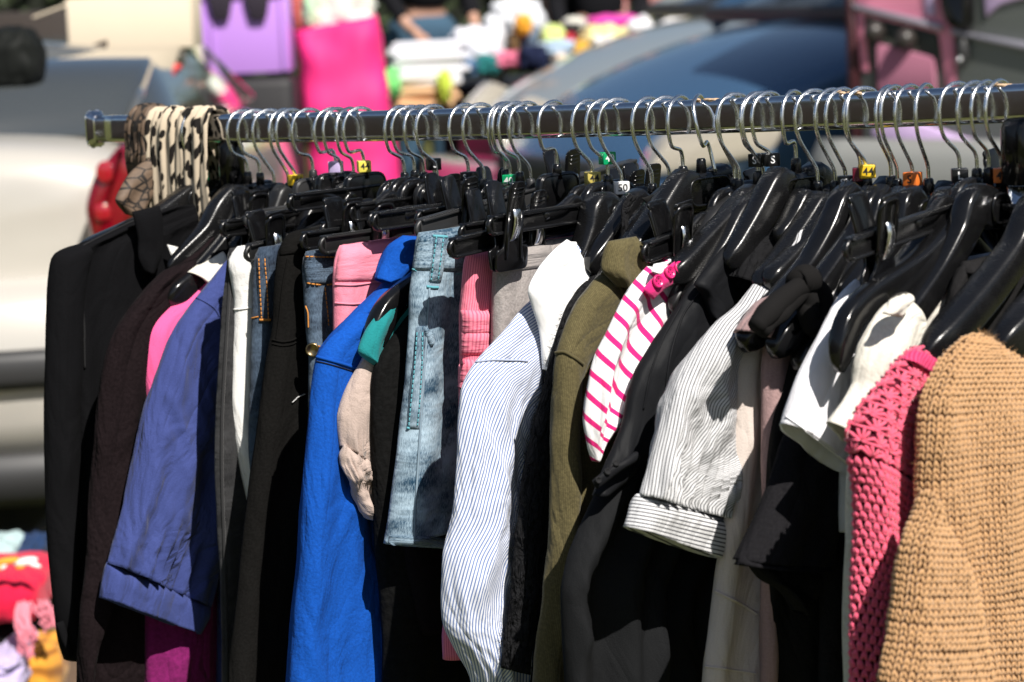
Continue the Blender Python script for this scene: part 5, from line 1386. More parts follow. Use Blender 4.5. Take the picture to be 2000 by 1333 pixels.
car_shell(FS, silver, P_SIL, st, hs, .012, carpaint('silver_roof_grey', (0.12, 0.125, 0.125), .12, .2))
def strip(name, prof, mat):
    mb = MB(); R = []
    for y in np.linspace(-.905, .905, 25):
        bow = 0.10 * abs(y / .9) ** 4
        R.append([FS.p(bow + a, y, z) for a, z in prof])
    mb.rings(R); mb.build(name, mat, silver)
strip('bumper', [(-.12, .42), (-.15, .50), (-.16, .60), (-.155, .72), (-.10, .77), (.12, .77), (.12, .42)], P_SIL)
strip('bumper_strip', [(-.176, .570), (-.186, .59), (-.186, .625), (-.176, .645), (-.13, .645), (-.13, .570)], M_TRIM)
strip('bumper_skirt', [(-.10, .325), (-.14, .35), (-.15, .43), (-.08, .445), (.1, .36)], M_TRIM)
def rear_pt(px, py, x):
    d = ray(px, py); k = (FS.p(x, 0, 0) - CAM).dot(FS.x) / d.dot(FS.x); p_ = CAM + d * k - FS.o
    return (p_.dot(FS.y), p_.z)
lamp_poly = round_poly([rear_pt(px, py, -.13) for px, py in ((238, 276), (262, 335), (262, 420), (222, 474), (178, 480), (162, 408), (180, 345))], .02, 4)
for s in (-1, 1):
    mb = MB(); po = lamp_poly if s < 0 else [(-a, b) for a, b in lamp_poly]
    mb.prism(po, -.135, .10, lambda a, b, w: FS.p(w + .10 * max(0, abs(a) - .70), a, b), .018)
    l = mb.build('tail_lamp', M_RED, silver)
    for po2 in ([(190, 318), (214, 312), (222, 352), (200, 362), (186, 345)], [(182, 400), (212, 396), (218, 430), (186, 434)]):
        mb = MB(); pp = round_poly([rear_pt(px, py, -.13) for px, py in po2], .012, 3)
        mb.prism(pp if s < 0 else [(-a_, b_) for a_, b_ in pp], -.142, -.130, lambda a, b, w: FS.p(w + .10 * max(0, abs(a) - .70), a, b), .003)
        mb.build('lamp_section', plain('red_lens', (0.34, 0.006, 0.016), .12, 0, 0, 60, .8, 1.0), l)
mb = MB(); mb.box(FS.p(-.005, 0, .80), .03, .55, .14, FS.ax(), .01); mb.build('number_plate', plain('plate_white', (0.6, 0.6, 0.55), .4), silver)
for x in (.85, 3.45):
    for s in (-.78, .78): wheel(FS, x, s, silver)
mb = MB(); mb.box(FS.p(.12, .0, .20), 1.4 * .2, 1.2, .12, FS.ax(), .03); mb.tube([FS.p(-.12, .45, .23), FS.p(.3, .45, .23)], .03, 10); mb.build('underside', M_TRIM, silver)

# two cars with their noses to the left: a dark blue one and a pale one just beyond it
P_BLU = carpaint('blue_paint', (0.060, 0.135, 0.25), 0.26, 0.35)
P_PALE = carpaint('pale_paint', (0.42, 0.46, 0.45), 0.28, 0.3)
def hatch(nose_px, nose_d, ang, paint, label, name):
    f = Frame((0, 0, 0), ang); nose = at_depth(nose_px, 300, nose_d); f.o = Vector((nose.x, nose.y, 0)) - f.x * 4.05
    root = thing(name, f.p(2, 0, 0), label, 'car')
    st = [(0.0, .42, .92, .95, .72), (.08, .32, 1.04, 1.06, .82), (.6, .24, 1.07, 1.09, .86), (1.5, .22, 1.07, 1.10, .87), (2.4, .22, 1.07, 1.11, .87), (2.95, .22, 1.05, 1.12, .86), (3.4, .24, .93, 1.01, .84), (3.75, .26, .80, .87, .78), (3.98, .32, .66, .72, .66), (4.06, .40, .56, .60, .55)]
    hs = [(0.10, 1.06, 1.13, .74, .62), (.35, 1.07, 1.50, .80, .58), (1.2, 1.07, 1.56, .80, .60), (2.0, 1.07, 1.52, .80, .60), (2.92, 1.08, 1.13, .78, .70)]
    car_shell(f, root, paint, st, hs)
    for s in (-1, 1):
        mb = MB(); po = round_poly([(-.02, .60), (.34, .68), (.40, .78), (.26, .84), (.04, .745)], .05, 4)
        mb.prism(po, -.05, .05, lambda a, b, w, s=s: f.p(3.98 - a * .95, s * (.60 + .27 * min(1, max(0, a) / .3) + w), b), .012)
        mb.build('headlight', M_CLEAR, root)
        mb = MB(); c = f.p(2.30, s * 1.0, 1.13)
        mb.ellipsoid(c, .10, .13, .085, f.ax(), 16, 10); mb.tube([f.p(2.35, s * .85, 1.08), c], .03, 8)
        mb.build('wing_mirror', M_TRIM, root)
        mb = MB(); mb.ellipsoid(f.p(3.2, s * .865, .86), .04, .014, .022, f.ax(), 12, 8); mb.build('indicator', M_TRIM, root)
    mb = MB(); mb.box(f.p(2.82, 0, 1.115), .30, 1.5, .06, f.ax(), .02)
    for y in (-.35, .25): mb.tube([f.p(2.85, y, 1.15), f.p(2.6, y + .5, 1.24)], .016, 8)
    mb.build('wiper_panel', M_TRIM, root)
    mb = MB(); mb.box(f.p(4.02, 0, .42), .22, 1.5, .22, f.ax(), .06); mb.build('bumper', paint, root)
    mb = MB(); mb.box(f.p(4.06, 0, .60), .06, .8, .10, f.ax(), .02); mb.build('grille', M_TRIM, root)
    for x in (.75, 3.3):
        for s in (-.78, .78): wheel(f, x, s, root)
hatch(1075, 9.2, math.atan2(-.42, -.90), P_BLU, 'dark blue car with its nose to the left behind the middle of the rack', 'blue_car')
hatch(990, 10.6, math.atan2(-.42, -.90), P_PALE, 'pale grey green car showing as a band beyond the dark blue car bonnet', 'pale_car')

# painted van at right, its rear doors seen at a slant
va = at_depth(1648, 100, 8.3); vb_ = at_depth(2110, 100, 7.8)
vx = Vector((vb_.x - va.x, vb_.y - va.y, 0)); VLEN = vx.length; vx.normalize()
vn = Vector((vx.y, -vx.x, 0))
if vn.dot(CAM - va) < 0: vn = -vn
VO = Vector((va.x, va.y, 0))
def vuv(px, py):
    d = ray(px, py); k = (VO - CAM).dot(vn) / d.dot(vn); p = CAM + d * k - VO
    return (p.dot(vx), p.z)
def vpt(a, b, w): return VO + vx * a + ZU * b + vn * w
van = thing('painted_van', VO + vx * 1.0 - vn * 1.5, 'dark grey van with pink and lilac painted rear doors at the right behind the rack', 'van')
P_GREY = carpaint('van_grey', (0.16, 0.175, 0.165), 0.42, 0.0, .3)
P_PINK = plain('van_pink', (0.80, 0.27, 0.40), 0.45, coat=.2)
P_LIL = plain('van_lilac', (0.66, 0.48, 0.76), 0.45, coat=.2)
P_STRIP = plain('van_trim_strip', (0.42, 0.40, 0.46), 0.35, .5)
Wv = VLEN + .35
mb = MB(); po = round_poly([(0, .45), (Wv, .45), (Wv, 2.15), (0.06, 2.15)], .10, 5)
mb.prism(po, -4.4, 0, lambda a, b, w: vpt(a, b, w), .05)
mb.build('body', P_GREY, van)
def vpanel(name, pts, mat, w0, w1, rr=.02, parent=None):
    mb = MB(); po = [vuv(*p) for p in pts]
    if rr: po = round_poly(po, rr, 3)
    mb.prism(po, w0, w1, vpt, abs(w1 - w0) * .3)
    return mb.build(name, mat, parent or van)
vpanel('corner_trim', [(1650, -160), (1664, -160), (1690, 330), (1668, 330)], plain('dark_red_trim', (0.045, 0.008, 0.012), .5), -.02, .03, 0)
vpanel('coloured_panel', [(1676, -160), (1842, -160), (1862, 40), (1870, 170), (1850, 170), (1835, 64), (1690, 30), (1700, 140), (1684, 140), (1672, 20)], P_PINK, -.01, .012, 0)
vpanel('coloured_panel', [(1806, -100), (1826, -100), (1832, 32), (1812, 28)], P_LIL, .012, .020, 0)
vpanel('coloured_panel', [(1912, -160), (2100, -160), (2100, -20), (1990, 0), (1955, 10), (1928, 34), (1922, -20)], P_LIL, -.01, .012, 0)
vpanel('trim_strip', [(1672, 6), (1842, 46), (1850, 60), (1672, 18)], P_STRIP, .012, .030, 0)
vpanel('trim_strip', [(1862, 56), (2110, 102), (2110, 118), (1862, 66)], P_STRIP, .0, .025, 0)
rc = vpanel('plate_recess', [(1690, 34), (1836, 66), (1836, 200), (1712, 200)], plain('recess_dark', (0.035, 0.040, 0.032), .6), -.02, .008, .03)
vpanel('number_plate', [(1716, 84), (1830, 112), (1834, 180), (1720, 180)], striped('worn_pink_plate', (0.42, 0.16, 0.24), (0.20, 0.01, 0.06), .05, .4, 0.0, .1, 60, .03, .3), .008, .022, .01, rc)
for px, py in ((1717, 62), (1778, 76)):
    a, b = vuv(px, py); mb = MB(); mb.ellipsoid(vpt(a, b, .03), .035, .04, .035, (vx, vn, ZU), 14, 9); mb.build('plate_lamp', plain('lamp_grey', (0.035, 0.030, 0.027), .4), rc)
vpanel('door_handle', [(1846, -40), (1908, -30), (1908, 48), (1896, 62), (1866, 54), (1850, 20)], M_BLKG, .0, .06, .03)
a, b = vuv(1884, 100); mb = MB(); mb.ellipsoid(vpt(a, b, .012), .022, .022, .05, (vx, vn, ZU), 12, 8)
lk = mb.build('door_lock', M_TRIM, van); mb = MB(); mb.ellipsoid(vpt(*vuv(1882, 117), .03), .012, .012, .012, None, 10, 7); mb.build('lock_button', M_RIM, lk)
mb = MB(); R = []
for a in np.linspace(-.02, Wv + .02, 14):
    R.append([vpt(a, .72, .02), vpt(a, .74, .14), vpt(a, .68, .20), vpt(a, .55, .21), vpt(a, .44, .16), vpt(a, .42, .0)])
mb.rings(R); mb.build('bumper', plain('van_bumper', (0.22, 0.225, 0.215), .5), van)
vpanel('coloured_panel', [(1700, 262), (1760, 285), (1850, 318), (1990, 322), (2100, 330), (2100, 300), (1990, 290), (1880, 268), (1800, 240), (1740, 215)], P_LIL, -.01, .012, .02)  # lilac swoosh painted in for the colours reflected in the bumper
for w_ in (-.9, -3.4):
    for a_ in (.12, Wv - .12):
        f2 = Frame(vpt(a_, 0, w_) , math.atan2(-vn.y, -vn.x)); wheel(f2, 0, .02 if a_ < .5 else -.02, van, .33)

# unseen dark van added at left so the polished rail reflects something dark
FD = Frame((-5.2, 0.4, 0), PI / 2)
dv = thing('rail_reflection_van', FD.p(0, 0, 0), 'unseen dark brown van added left of the rack to darken the rail', 'van')
mb = MB(); po = round_poly([(-3.2, .35), (3.2, .35), (3.2, 1.2), (2.4, 2.1), (-3.2, 2.1)], .18, 5)
mb.prism(po, -.95, .95, lambda a, b, w: FD.p(a, w, b), .08); mb.build('body', carpaint('dark_brown_paint', (0.028, 0.018, 0.018), .4, 0), dv)
mb = MB(); mb.prism(round_poly([(.6, 1.25), (2.5, 1.25), (2.1, 1.9), (.6, 1.9)], .08, 4), -.965, .965, lambda a, b, w: FD.p(a, w, b), .01); mb.build('window', M_GLASS, dv)
for x in (-2.1, 2.2):
    for s in (-.85, .85): wheel(FD, x, s, dv, .33)

# ------------------------------------------------------------------ stall goods behind
def cloth_lump(name, c, rx, ry, rz, mat, seed, label=None, cat='clothes', group=None, parent=None, ax=None, sq=0.75, amp=.22, fr=3.0):
    mb = MB(); rg = random.Random(seed); R = []; nu, nv = 40, 22
    ax = ax or (Vector((1, 0, 0)), Vector((0, 1, 0)), ZU); c = Vector(c); UV = []
    pw = lambda v, e: math.copysign(abs(v) ** e, v)
    for j in range(nv + 1):
        th = PI * (0.01 + 0.98 * j / nv); ring = []
        for k in range(nu):
            ph = 2 * PI * k / nu
            d = Vector((pw(math.sin(th), sq) * pw(math.cos(ph), sq), pw(math.sin(th), sq) * pw(math.sin(ph), sq), pw(math.cos(th), sq)))
            f = 1 + amp * (noise.noise(d * fr + Vector((seed, 0, 0))) + 0.6 * abs(noise.noise(d * fr * 2.3 + Vector((0, seed, 0)))) - .2)
            ring.append(c + ax[0] * (d.x * rx * f) + ax[1] * (d.y * ry * f) + ax[2] * (max(d.z, -0.9) * rz * f))
            UV.append((k / nu * 2 * (rx + ry), j / nv * 2 * rz + k * 0.0))
        R.append(ring)
    mb.rings(R)
    o = obj(name, mb.V, mb.F, mat, parent, uv=UV)
    if parent is None: prop(o, label, cat, group)
    return o
def stack_cloth(name, c, rx, ry, h, n, mat, seed, label, cat='folded clothes', group=None):
    """folded garments in a pile: rounded slabs with a fold edge"""
    rg = random.Random(seed); mb = MB(); z = c[2]
    for k in range(n):
        hh = h / n; q = Vector((c[0] + rg.uniform(-.02, .02), c[1] + rg.uniform(-.02, .02), z + hh / 2)); a = rg.uniform(-.12, .12)
        ax = (Vector((math.cos(a), math.sin(a), 0)), Vector((-math.sin(a), math.cos(a), 0)), ZU)
        mb.box(q, rx * 2 * rg.uniform(.9, 1.05), ry * 2 * rg.uniform(.9, 1.05), hh * 1.02, ax, hh * .42); z += hh
    o = mb.build(name, mat); prop(o, label, cat, group); return o
def fabq(n, col): return fabric('stall_' + n, col, .2, 300, .5)
# table of clothes
tq = at_depth(1110, 160, 12.4); TZ = 0.78
table = thing('stall_table', (tq.x, tq.y + .4, 0), 'stall table with dark maroon cloth heaped with clothes, behind the blue car', 'table')
tx0 = at_depth(862, 150, 12.4).x; tx1 = at_depth(1420, 150, 12.4).x
mb = MB(); mb.box(((tx0 + tx1) / 2, tq.y + .45, TZ - .02), tx1 - tx0, .9, .04, None, .01); mb.build('table_top', M_TRIM, table)
mb = MB(); mb.box((tx0 + .20, tq.y - .012, TZ - .32), .42, .02, .60, None, .008); mb.build('table_cloth', plain('maroon_cloth', (0.035, 0.010, 0.016), .9), table)
for x in (tx0 + .05, tx1 - .05):
    for y in (.05, .85):
        mb = MB(); mb.tube([(x, tq.y + y, 0), (x, tq.y + y, TZ - .04)], .018, 8); mb.build('leg', M_TRIM, table)
def on(px, py, d): return at_depth(px, py, d)
GS = 'heaped clothes on the stall table'
tray = MB(); qq = on(1075, 165, 12.1); tray.box((qq.x, qq.y, TZ - .05), .42, .25, .13, None, .02); o = tray.build('black_tray', plain('tray', (0.012, 0.012, 0.013), .5)); prop(o, 'black tray with grey rim at the front of the heaped stall table', 'tray')
W1 = fabq('white', (0.74, 0.74, 0.80)); 
q = on(838, 128, 12.0); stack_cloth('folded_shirts', (q.x, q.y, TZ + .03), .17, .14, .20, 7, W1, 3, 'pile of folded white and lilac shirts at the left end of the heaped table', 'folded clothes', GS)
q = on(832, 145, 11.9); stack_cloth('folded_shirts', (q.x, q.y + .02, TZ - .07), .15, .13, .09, 3, fabq('apricot', (0.75, 0.45, 0.25)), 4, 'apricot folded clothes under the white and lilac pile', 'folded clothes', GS)
def L_(name, px, py, d, w, h, col, seed, label, cat='clothes', amp=.3, dep=.12, sq=.8):
    s = FPX / d; c = at_depth(px, py, d)
    return cloth_lump(name, c, w / 2 / s, dep, h / 2 / s, fabq(col[0], col[1]), seed, label, cat, GS, amp=amp, sq=sq)
L_('green_cloth', 764, 165, 11.8, 38, 60, ('neon', (0.20, 0.72, 0.20)), 5, 'neon green cloth bundle beside the pink bag', 'cloth')
L_('yellow_cloth', 868, 172, 11.85, 30, 66, ('lime', (0.50, 0.62, 0.06)), 6, 'lime yellow cloth hanging at the edge of the maroon table cloth', 'cloth')
L_('blue_print_shirt', 800, 118, 12.3, 30, 60, ('sky', (0.25, 0.4, 0.6)), 26, 'pale blue cloth behind the white pile', 'shirt')
L_('white_blouse', 930, 100, 12.2, 100, 90, ('white', (0.74, 0.74, 0.80)), 7, 'white bunched blouse between the folded pile and the grey draped cloth', 'blouse')
L_('grey_shawl', 1010, 45, 12.6, 110, 90, ('pale', (0.62, 0.64, 0.68)), 8, 'pale grey shawl heaped highest on the table', 'shawl', .4)
L_('grey_shawl', 965, 95, 12.35, 46, 130, ('pale', (0.62, 0.64, 0.68)), 9, 'pale grey cloth hanging down at the heap middle', 'cloth', .3)
L_('orange_cloth', 1022, 52, 12.2, 36, 46, ('orange', (0.80, 0.36, 0.03)), 10, 'small orange cloth tucked under the grey shawl', 'cloth')
L_('navy_tshirt', 1036, 90, 12.25, 50, 80, ('navyg', (0.10, 0.14, 0.20)), 11, 'blue grey top under the orange cloth', 'top')
L_('brown_belt', 1004, 100, 12.2, 22, 70, ('brown', (0.12, 0.07, 0.03)), 12, 'brown belt bundle between grey cloths', 'belt')
L_('lime_tshirt', 1080, 80, 12.15, 54, 60, ('limey', (0.55, 0.66, 0.22)), 13, 'lime and white top in the middle of the heap', 'top')
L_('red_cloth', 1112, 82, 12.15, 26, 34, ('redd', (0.45, 0.01, 0.03)), 14, 'small dark red cloth beside the lime top', 'cloth')
L_('cream_cloth', 1092, 114, 12.05, 40, 40, ('cream', (0.78, 0.58, 0.42)), 15, 'peach cloth at the front of the heap', 'cloth')
L_('ivory_tshirt', 1122, 46, 12.5, 46, 24, ('ivory', (0.66, 0.64, 0.56)), 16, 'ivory top left of the magenta cloth', 'top')
L_('magenta_cloth', 1200, 48, 12.6, 130, 36, ('mag', (0.62, 0.05, 0.34)), 17, 'magenta cloth along the back of the heap', 'cloth')
L_('yellow_shirt', 1180, 78, 12.15, 90, 54, ('butter', (0.80, 0.70, 0.32)), 18, 'butter yellow shirt on the teal cloth', 'shirt', .4)
L_('teal_cloth', 1160, 112, 12.1, 120, 54, ('teal', (0.05, 0.24, 0.20)), 19, 'teal green cloth spread under the yellow shirt', 'cloth', .3)
L_('white_shirt', 1290, 62, 12.3, 130, 64, ('whites', (0.74, 0.74, 0.78)), 20, 'white shirt at the right end of the heap', 'shirt', .4)
L_('black_tshirt', 1118, 64, 12.4, 50, 26, ('blk', (0.012, 0.012, 0.014)), 21, 'black top under the ivory top', 'top')

rg = random.Random(77)
HEAP = [('denim_skirt', 'denim blue', (0.06, 0.13, 0.24)), ('teal_blouse', 'deep teal', (0.02, 0.16, 0.16)), ('rose_tee', 'rose pink', (0.66, 0.16, 0.26)), ('navy_shorts', 'dark navy', (0.015, 0.02, 0.05)),
        ('striped_cloth', 'pale blue', (0.40, 0.52, 0.66)), ('ochre_shirt', 'ochre', (0.55, 0.33, 0.05)), ('white_vest', 'bright white', (0.76, 0.76, 0.78)), ('green_shorts', 'leaf green', (0.10, 0.30, 0.08)), ('plum_blouse', 'plum', (0.16, 0.02, 0.10)), ('sand_trousers', 'sand', (0.58, 0.46, 0.32))]
for k, (nm, cw, colr) in enumerate(HEAP):
    px = 905 + 46 * k; py = 128 - 5.5 * k + rg.uniform(-10, 10)
    near = ('front of the heap, left part', 'middle of the heap', 'right part of the heap')[min(2, k // 4)]
    L_(nm, px, py, 12.0 + .04 * (k % 3), rg.uniform(46, 74), rg.uniform(30, 52), ('h%d' % k, colr), 90 + k, cw + ' ' + nm.split('_')[1] + ' lying low at the ' + near, nm.split('_')[1], .38, .10, .6)
# crates and bags beside it
def crate(px0, px1, py0, py1, d, mat, label):
    a = at_depth(px0, py1, d); b = at_depth(px1, py1, d); w = b.x - a.x; h = (py1 - py0) / FPX * d; x = (a.x + b.x) / 2
    r_ = thing('plastic_crate', (x, a.y + .16, a.z), label, 'crate')
    for nm, c_, dx, dy, dz in (('front_wall', (x, a.y, a.z + h / 2), w, .012, h), ('back_wall', (x, a.y + .30, a.z + h / 2), w, .012, h), ('side_wall', (a.x, a.y + .15, a.z + h / 2), .012, .29, h), ('side_wall', (b.x, a.y + .15, a.z + h / 2), .012, .29, h), ('bottom', (x, a.y + .15, a.z + .006), w, .29, .012)):
        mb = MB(); mb.box(c_, dx, dy, dz, None, .004)
        if nm == 'front_wall':
            for k in (-.42, -.30, .46): mb.box((x + w * k, a.y - .010, a.z + h / 2), .015, .014, h * .96, None, .003)
            mb.box((x, a.y - .010, a.z + h - .012), w * 1.04, .03, .024, None, .006)
        mb.build(nm, mat, r_)
    mb = MB()
    for px in (px0 + 50, px0 + 122):
        c_ = at_depth(px, py0 + 32, d); c_.y = a.y - .018; mb.prism(round_poly([(-.06, .07), (.06, .07), (.035, -.045), (-.035, -.045)], .02, 4), 0, .012, lambda a_, b_, w_: c_ + Vector((a_, -w_ - .004, b_)), .003)
    mb.build('hand_hole', plain('hole_shade', (0.012, 0.006, 0.016), .8), r_)  # dark slabs on the wall stand in for the shaded openings
    return r_, a, w, h
cr, a, w, h = crate(384, 564, -12, 148, 11.0, plain('lilac_plastic', (0.50, 0.25, 0.72), .4), 'lilac plastic storage crate with two hand holes, left of the pink bag')
for k, (px, col, nm) in enumerate(((440, (0.45, 0.62, 0.70), 'pale blue'), (500, (0.72, 0.70, 0.45), 'pale yellow'))):
    c_ = at_depth(px, -10, 11.05); o = cloth_lump('cloth_bundle', (c_.x, c_.y + .1, c_.z), .075, .09, .10, fabq('b%d' % k, col), 40 + k, nm + ' cloth sticking out of the lilac crate', 'cloth')
c_ = at_depth(478, 150, 11.0)
mb = MB(); mb.box((c_.x, c_.y + .18, c_.z / 2 - .004), .44, .42, c_.z - .008, None, .06)
for k in range(4): mb.tube([(c_.x - .2, c_.y - .035, c_.z * (.2 + .2 * k)), (c_.x + .2, c_.y - .035, c_.z * (.2 + .2 * k))], .008, 8)
o = mb.build('black_suitcase', plain('suitcase_black', (0.010, 0.009, 0.011), .6, bump=.4, bscale=30)); prop(o, 'tall black suitcase under the lilac crate', 'suitcase')
# pink bag
d = 11.2; P4 = [at_depth(572, 62, d), at_depth(735, 30, d), at_depth(782, 372, d), at_depth(606, 372, d)]
bag = thing('pink_bag', (P4[0] + P4[2]) / 2 - ZU * .4, 'tall hot pink fabric bag stuffed with white and green things', 'bag')
fpk = plain('hot_pink', (0.80, 0.022, 0.20), .7, bump=1.0, bscale=11, var=.25)
mb = MB(); R = []
for i in range(25):
    s = i / 24; l = P4[0].lerp(P4[3], s); r_ = P4[1].lerp(P4[2], s); ring = []
    cx = (l + r_) / 2; ex = (r_ - l) / 2; th = .13 + .03 * math.sin(3 * s)
    for k in range(28):
        g = 2 * PI * k / 28; cc = math.copysign(abs(math.cos(g)) ** .55, math.cos(g)); ss = math.copysign(abs(math.sin(g)) ** .55, math.sin(g))
        v = cx + ex * cc + Vector((0, .15, 0)) - Vector((0, th, 0)) * ss
        v += Vector((0, -1, 0)) * .05 * noise.noise(Vector((v.x * 9, v.z * 6, 2))) + ex.normalized() * .012 * noise.noise(Vector((v.z * 9, 3, k * .1)))
        ring.append(v)
    R.append(ring)
mb.rings(R); mb.build('body', fpk, bag)
c_ = at_depth(662, 15, 11.25)
cloth_lump('tissue_bundle', (c_.x, c_.y + .12, c_.z), .15, .10, .15, fabq('tissue', (0.74, 0.78, 0.66)), 51, 'white tissue bundle poking out of the pink bag', 'bundle', amp=.35)
c_ = at_depth(612, 20, 11.25); cloth_lump('green_bundle', (c_.x, c_.y + .1, c_.z), .06, .08, .09, fabq('mint', (0.45, 0.72, 0.42)), 52, 'mint green bundle at the left in the pink bag', 'bundle')
c_ = at_depth(585, 20, 11.5); cloth_lump('coral_cloth', (c_.x, c_.y + .15, c_.z), .05, .1, .15, fabq('coral', (0.62, 0.14, 0.12)), 53, 'coral cloth between the lilac crate and the pink bag', 'cloth')
mb = MB(); c_ = (P4[2] + P4[3]) / 2; mb.box((c_.x, c_.y + .15, c_.z / 2), .55, .45, c_.z - .004, None, .02)
o = mb.build('black_box', plain('box_black', (0.012, 0.012, 0.013), .6)); prop(o, 'low black box carrying the pink bag', 'box')
# cardboard boxes at the left
M_CARD = plain('cardboard', (0.74, 0.63, 0.48), .85, bump=.15, bscale=12, var=.12)
d = 6.75
A_ = at_depth(136, 103, d); B_ = at_depth(376, 103, d); hT = 104 / FPX * d; wx = B_.x - A_.x
cb = thing('cardboard_box', ((A_.x + B_.x) / 2, A_.y + .2, A_.z), 'sunlit open cardboard box standing on the silver car', 'cardboard box')
mb = MB()
for c_, dx, dy, dz in (((0, 0, hT / 2), wx, .008, hT), ((0, .24, hT / 2), wx, .006, hT), ((-wx / 2, .12, hT / 2), .006, .234, hT), ((wx / 2, .12, hT / 2), .006, .234, hT), ((0, .12, .004), wx, .234, .008)):
    mb.box((cb.location.x + c_[0], A_.y + c_[1], A_.z + c_[2]), dx, dy, dz, None, .002)
mb.build('body', M_CARD, cb)
mb = MB(); q1 = at_depth(134, 20, d - .02); mb.box(q1 + Vector((-.05, .05, -.0)), .10, .10, .005, (Vector((.95, 0, .3)), Vector((0, 1, 0)), Vector((-.3, 0, .95))), .001); mb.build('flap', M_CARD, cb)
mb = MB(); q1 = at_depth(210, 88, d - .012); mb.prism(round_poly([(-.085, -.014), (.0, -.014), (.0, .014)], .004, 2), 0, .004, lambda a_, b_, w_: q1 + Vector((a_, -w_, b_))); mb.build('torn_gap', plain('gap_shade', (0.03, 0.02, 0.014), .9), cb)  # dark slab on the face stands in for the shade inside the tear
q1 = at_depth(60, 70, 9.4); mb = MB(); mb.box((q1.x, q1.y, q1.z - .4), .42, .4, .98, None, .02); o = mb.build('dark_crate', plain('dark_crate_wood', (0.022, 0.014, 0.010), .7)); prop(o, 'dark brown crate left of the cardboard box', 'crate')
# dark rounded form standing in for an unidentified shape on the car
c_ = at_depth(28, 118, 5.7); cloth_lump('lump', c_, .068, .08, .075, fabric('dark_lump', (0.011, 0.012, 0.011), .5, 100, .6, .5), 61, 'black rucksack on the roof of the silver car at the left edge', 'lump', amp=.12)
c_ = at_depth(328, 128, 6.5); mb = MB(); mb.box((c_.x, c_.y, c_.z), .07, .05, .016, (Vector((.97, 0, -.24)), Vector((0, 1, 0)), Vector((.24, 0, .97))), .01); o = mb.build('red_reflection', plain('red_reflection_slab', (0.62, 0.03, 0.03), .4)); prop(o, 'flat red slab standing in for a reflection on the silver car', 'box')  # red slab put in for a red reflection on the glossy car top
c_ = at_depth(375, 190, 8.0); mb = MB(); mb.box(c_, .05, .2, .16, (Vector((.97, 0, .2)), Vector((0, 1, 0)), Vector((-.2, 0, .97))), .02); o = mb.build('pink_reflection', plain('pink_reflection', (0.5, 0.06, 0.24), .4)); prop(o, 'narrow pink slab standing in for a reflection beside the silver car', 'case')  # pink block put in for the pink reflections along the car edge

# pile of clothes at lower left, on a low table
d = 4.14
pc = at_depth(40, 1320, d)
tb = thing('wooden_crate', (pc.x - .16, pc.y + .14, 0), 'low wooden crate under the clothes at lower left', 'crate')
for k_ in range(3):
    mb = MB(); z_ = (k_ + .5) * (pc.z - .03) / 3; mb.box((pc.x - .20, pc.y - .10, z_), .60, .014, (pc.z - .03) / 3 - .012, None, .003); mb.build('slat', plain('table_wood', (0.16, 0.10, 0.06), .6, var=.4), tb)
mb = MB(); mb.box((pc.x - .20, pc.y + .16, (pc.z - .03) / 2), .60, .50, pc.z - .035, None, .004); mb.build('box_body', plain('table_wood', (0.16, 0.10, 0.06), .6), tb)
GP = 'clothes piled at the lower left'
def LP(name, px, py, dd, w, h, mat, seed, label, cat='clothes', amp=.18, dep=.125, sq=.7, fr=2.2):
    s = FPX / dd; return cloth_lump(name, at_depth(px, py, dd), w / 2 / s, dep, h / 2 / s, mat, seed, label, cat, GP, amp=amp, sq=sq, fr=fr)
LP('pale_blue_cap', -4, 1082, 4.323, 80, 56, fabq('capblue', (0.42, 0.56, 0.56)), 71, 'pale blue grey cap on the pile at lower left', 'cap')
LP('dark_blue_cloth', 52, 1082, 4.384, 60, 54, fabq('dkblue', (0.012, 0.035, 0.10)), 72, 'dark blue cloth on top of the pile at lower left', 'cloth', .35)
red = thing('red_tee', at_depth(20, 1150, 4.08), 'folded red tee with yellow and white print in the pile at lower left', 'tee', GP)
cloth_lump('body', at_depth(12, 1148, 4.10), .074, .13, .042, fabric('red_jersey', (0.62, 0.008, 0.045), .2, 300, .5), 73, parent=red, amp=.12, sq=.6, fr=1.8)
mb1 = MB(); mb2 = MB()
for (px, py, rx, rz, ang, wh) in ((14, 1096, .016, .0042, .1, 0), (-8, 1104, .012, .006, -.5, 0), (40, 1107, .007, .0035, .2, 0), (50, 1097, .016, .0050, .15, 1), (66, 1103, .010, .003, -.4, 1), (6, 1108, .006, .003, .6, 1)):
    c_ = at_depth(px, py, 3.955); ex = Vector((math.cos(ang), 0, math.sin(ang))); ez = Vector((-math.sin(ang), .35, math.cos(ang)))
    (mb2 if wh else mb1).ellipsoid(c_, rx * 1.235, .005, rz * 1.235, (ex, Vector((0, 1, 0)), ez), 14, 8)
mb1.build('print', plain('print_yellow', (0.70, 0.33, 0.03), .8), red); mb2.build('print', plain('print_white', (0.75, 0.75, 0.72), .8), red)
LP('black_print_cloth', 20, 1228, 4.137, 110, 70, fabq('blkcl', (0.015, 0.014, 0.015)), 74, 'black cloth under the red tee', 'cloth', .2)
fr_ = MB(); rg = random.Random(8)
for k in range(46):
    x0 = rg.uniform(36, 62) if k < 26 else rg.uniform(60, 96); y0 = 1178 + rg.uniform(-6, 10); l = rg.uniform(60, 105) if k < 26 else rg.uniform(20, 50)
    P = [at_depth(x0 + (rg.uniform(-10, 8) if j else 0) * j / 4 + (14 * j / 5 if k >= 26 else -6 * math.sin(j)), y0 + l * j / 5, 3.95 - .007 * j) for j in range(6)]
    fr_.tube(P, .0020, 5)
o = fr_.build('fringed_scarf', fabq('fringe', (0.72, 0.22, 0.28))); prop(o, 'pink fringe of a scarf hanging over the pile at lower left', 'scarf', GP)
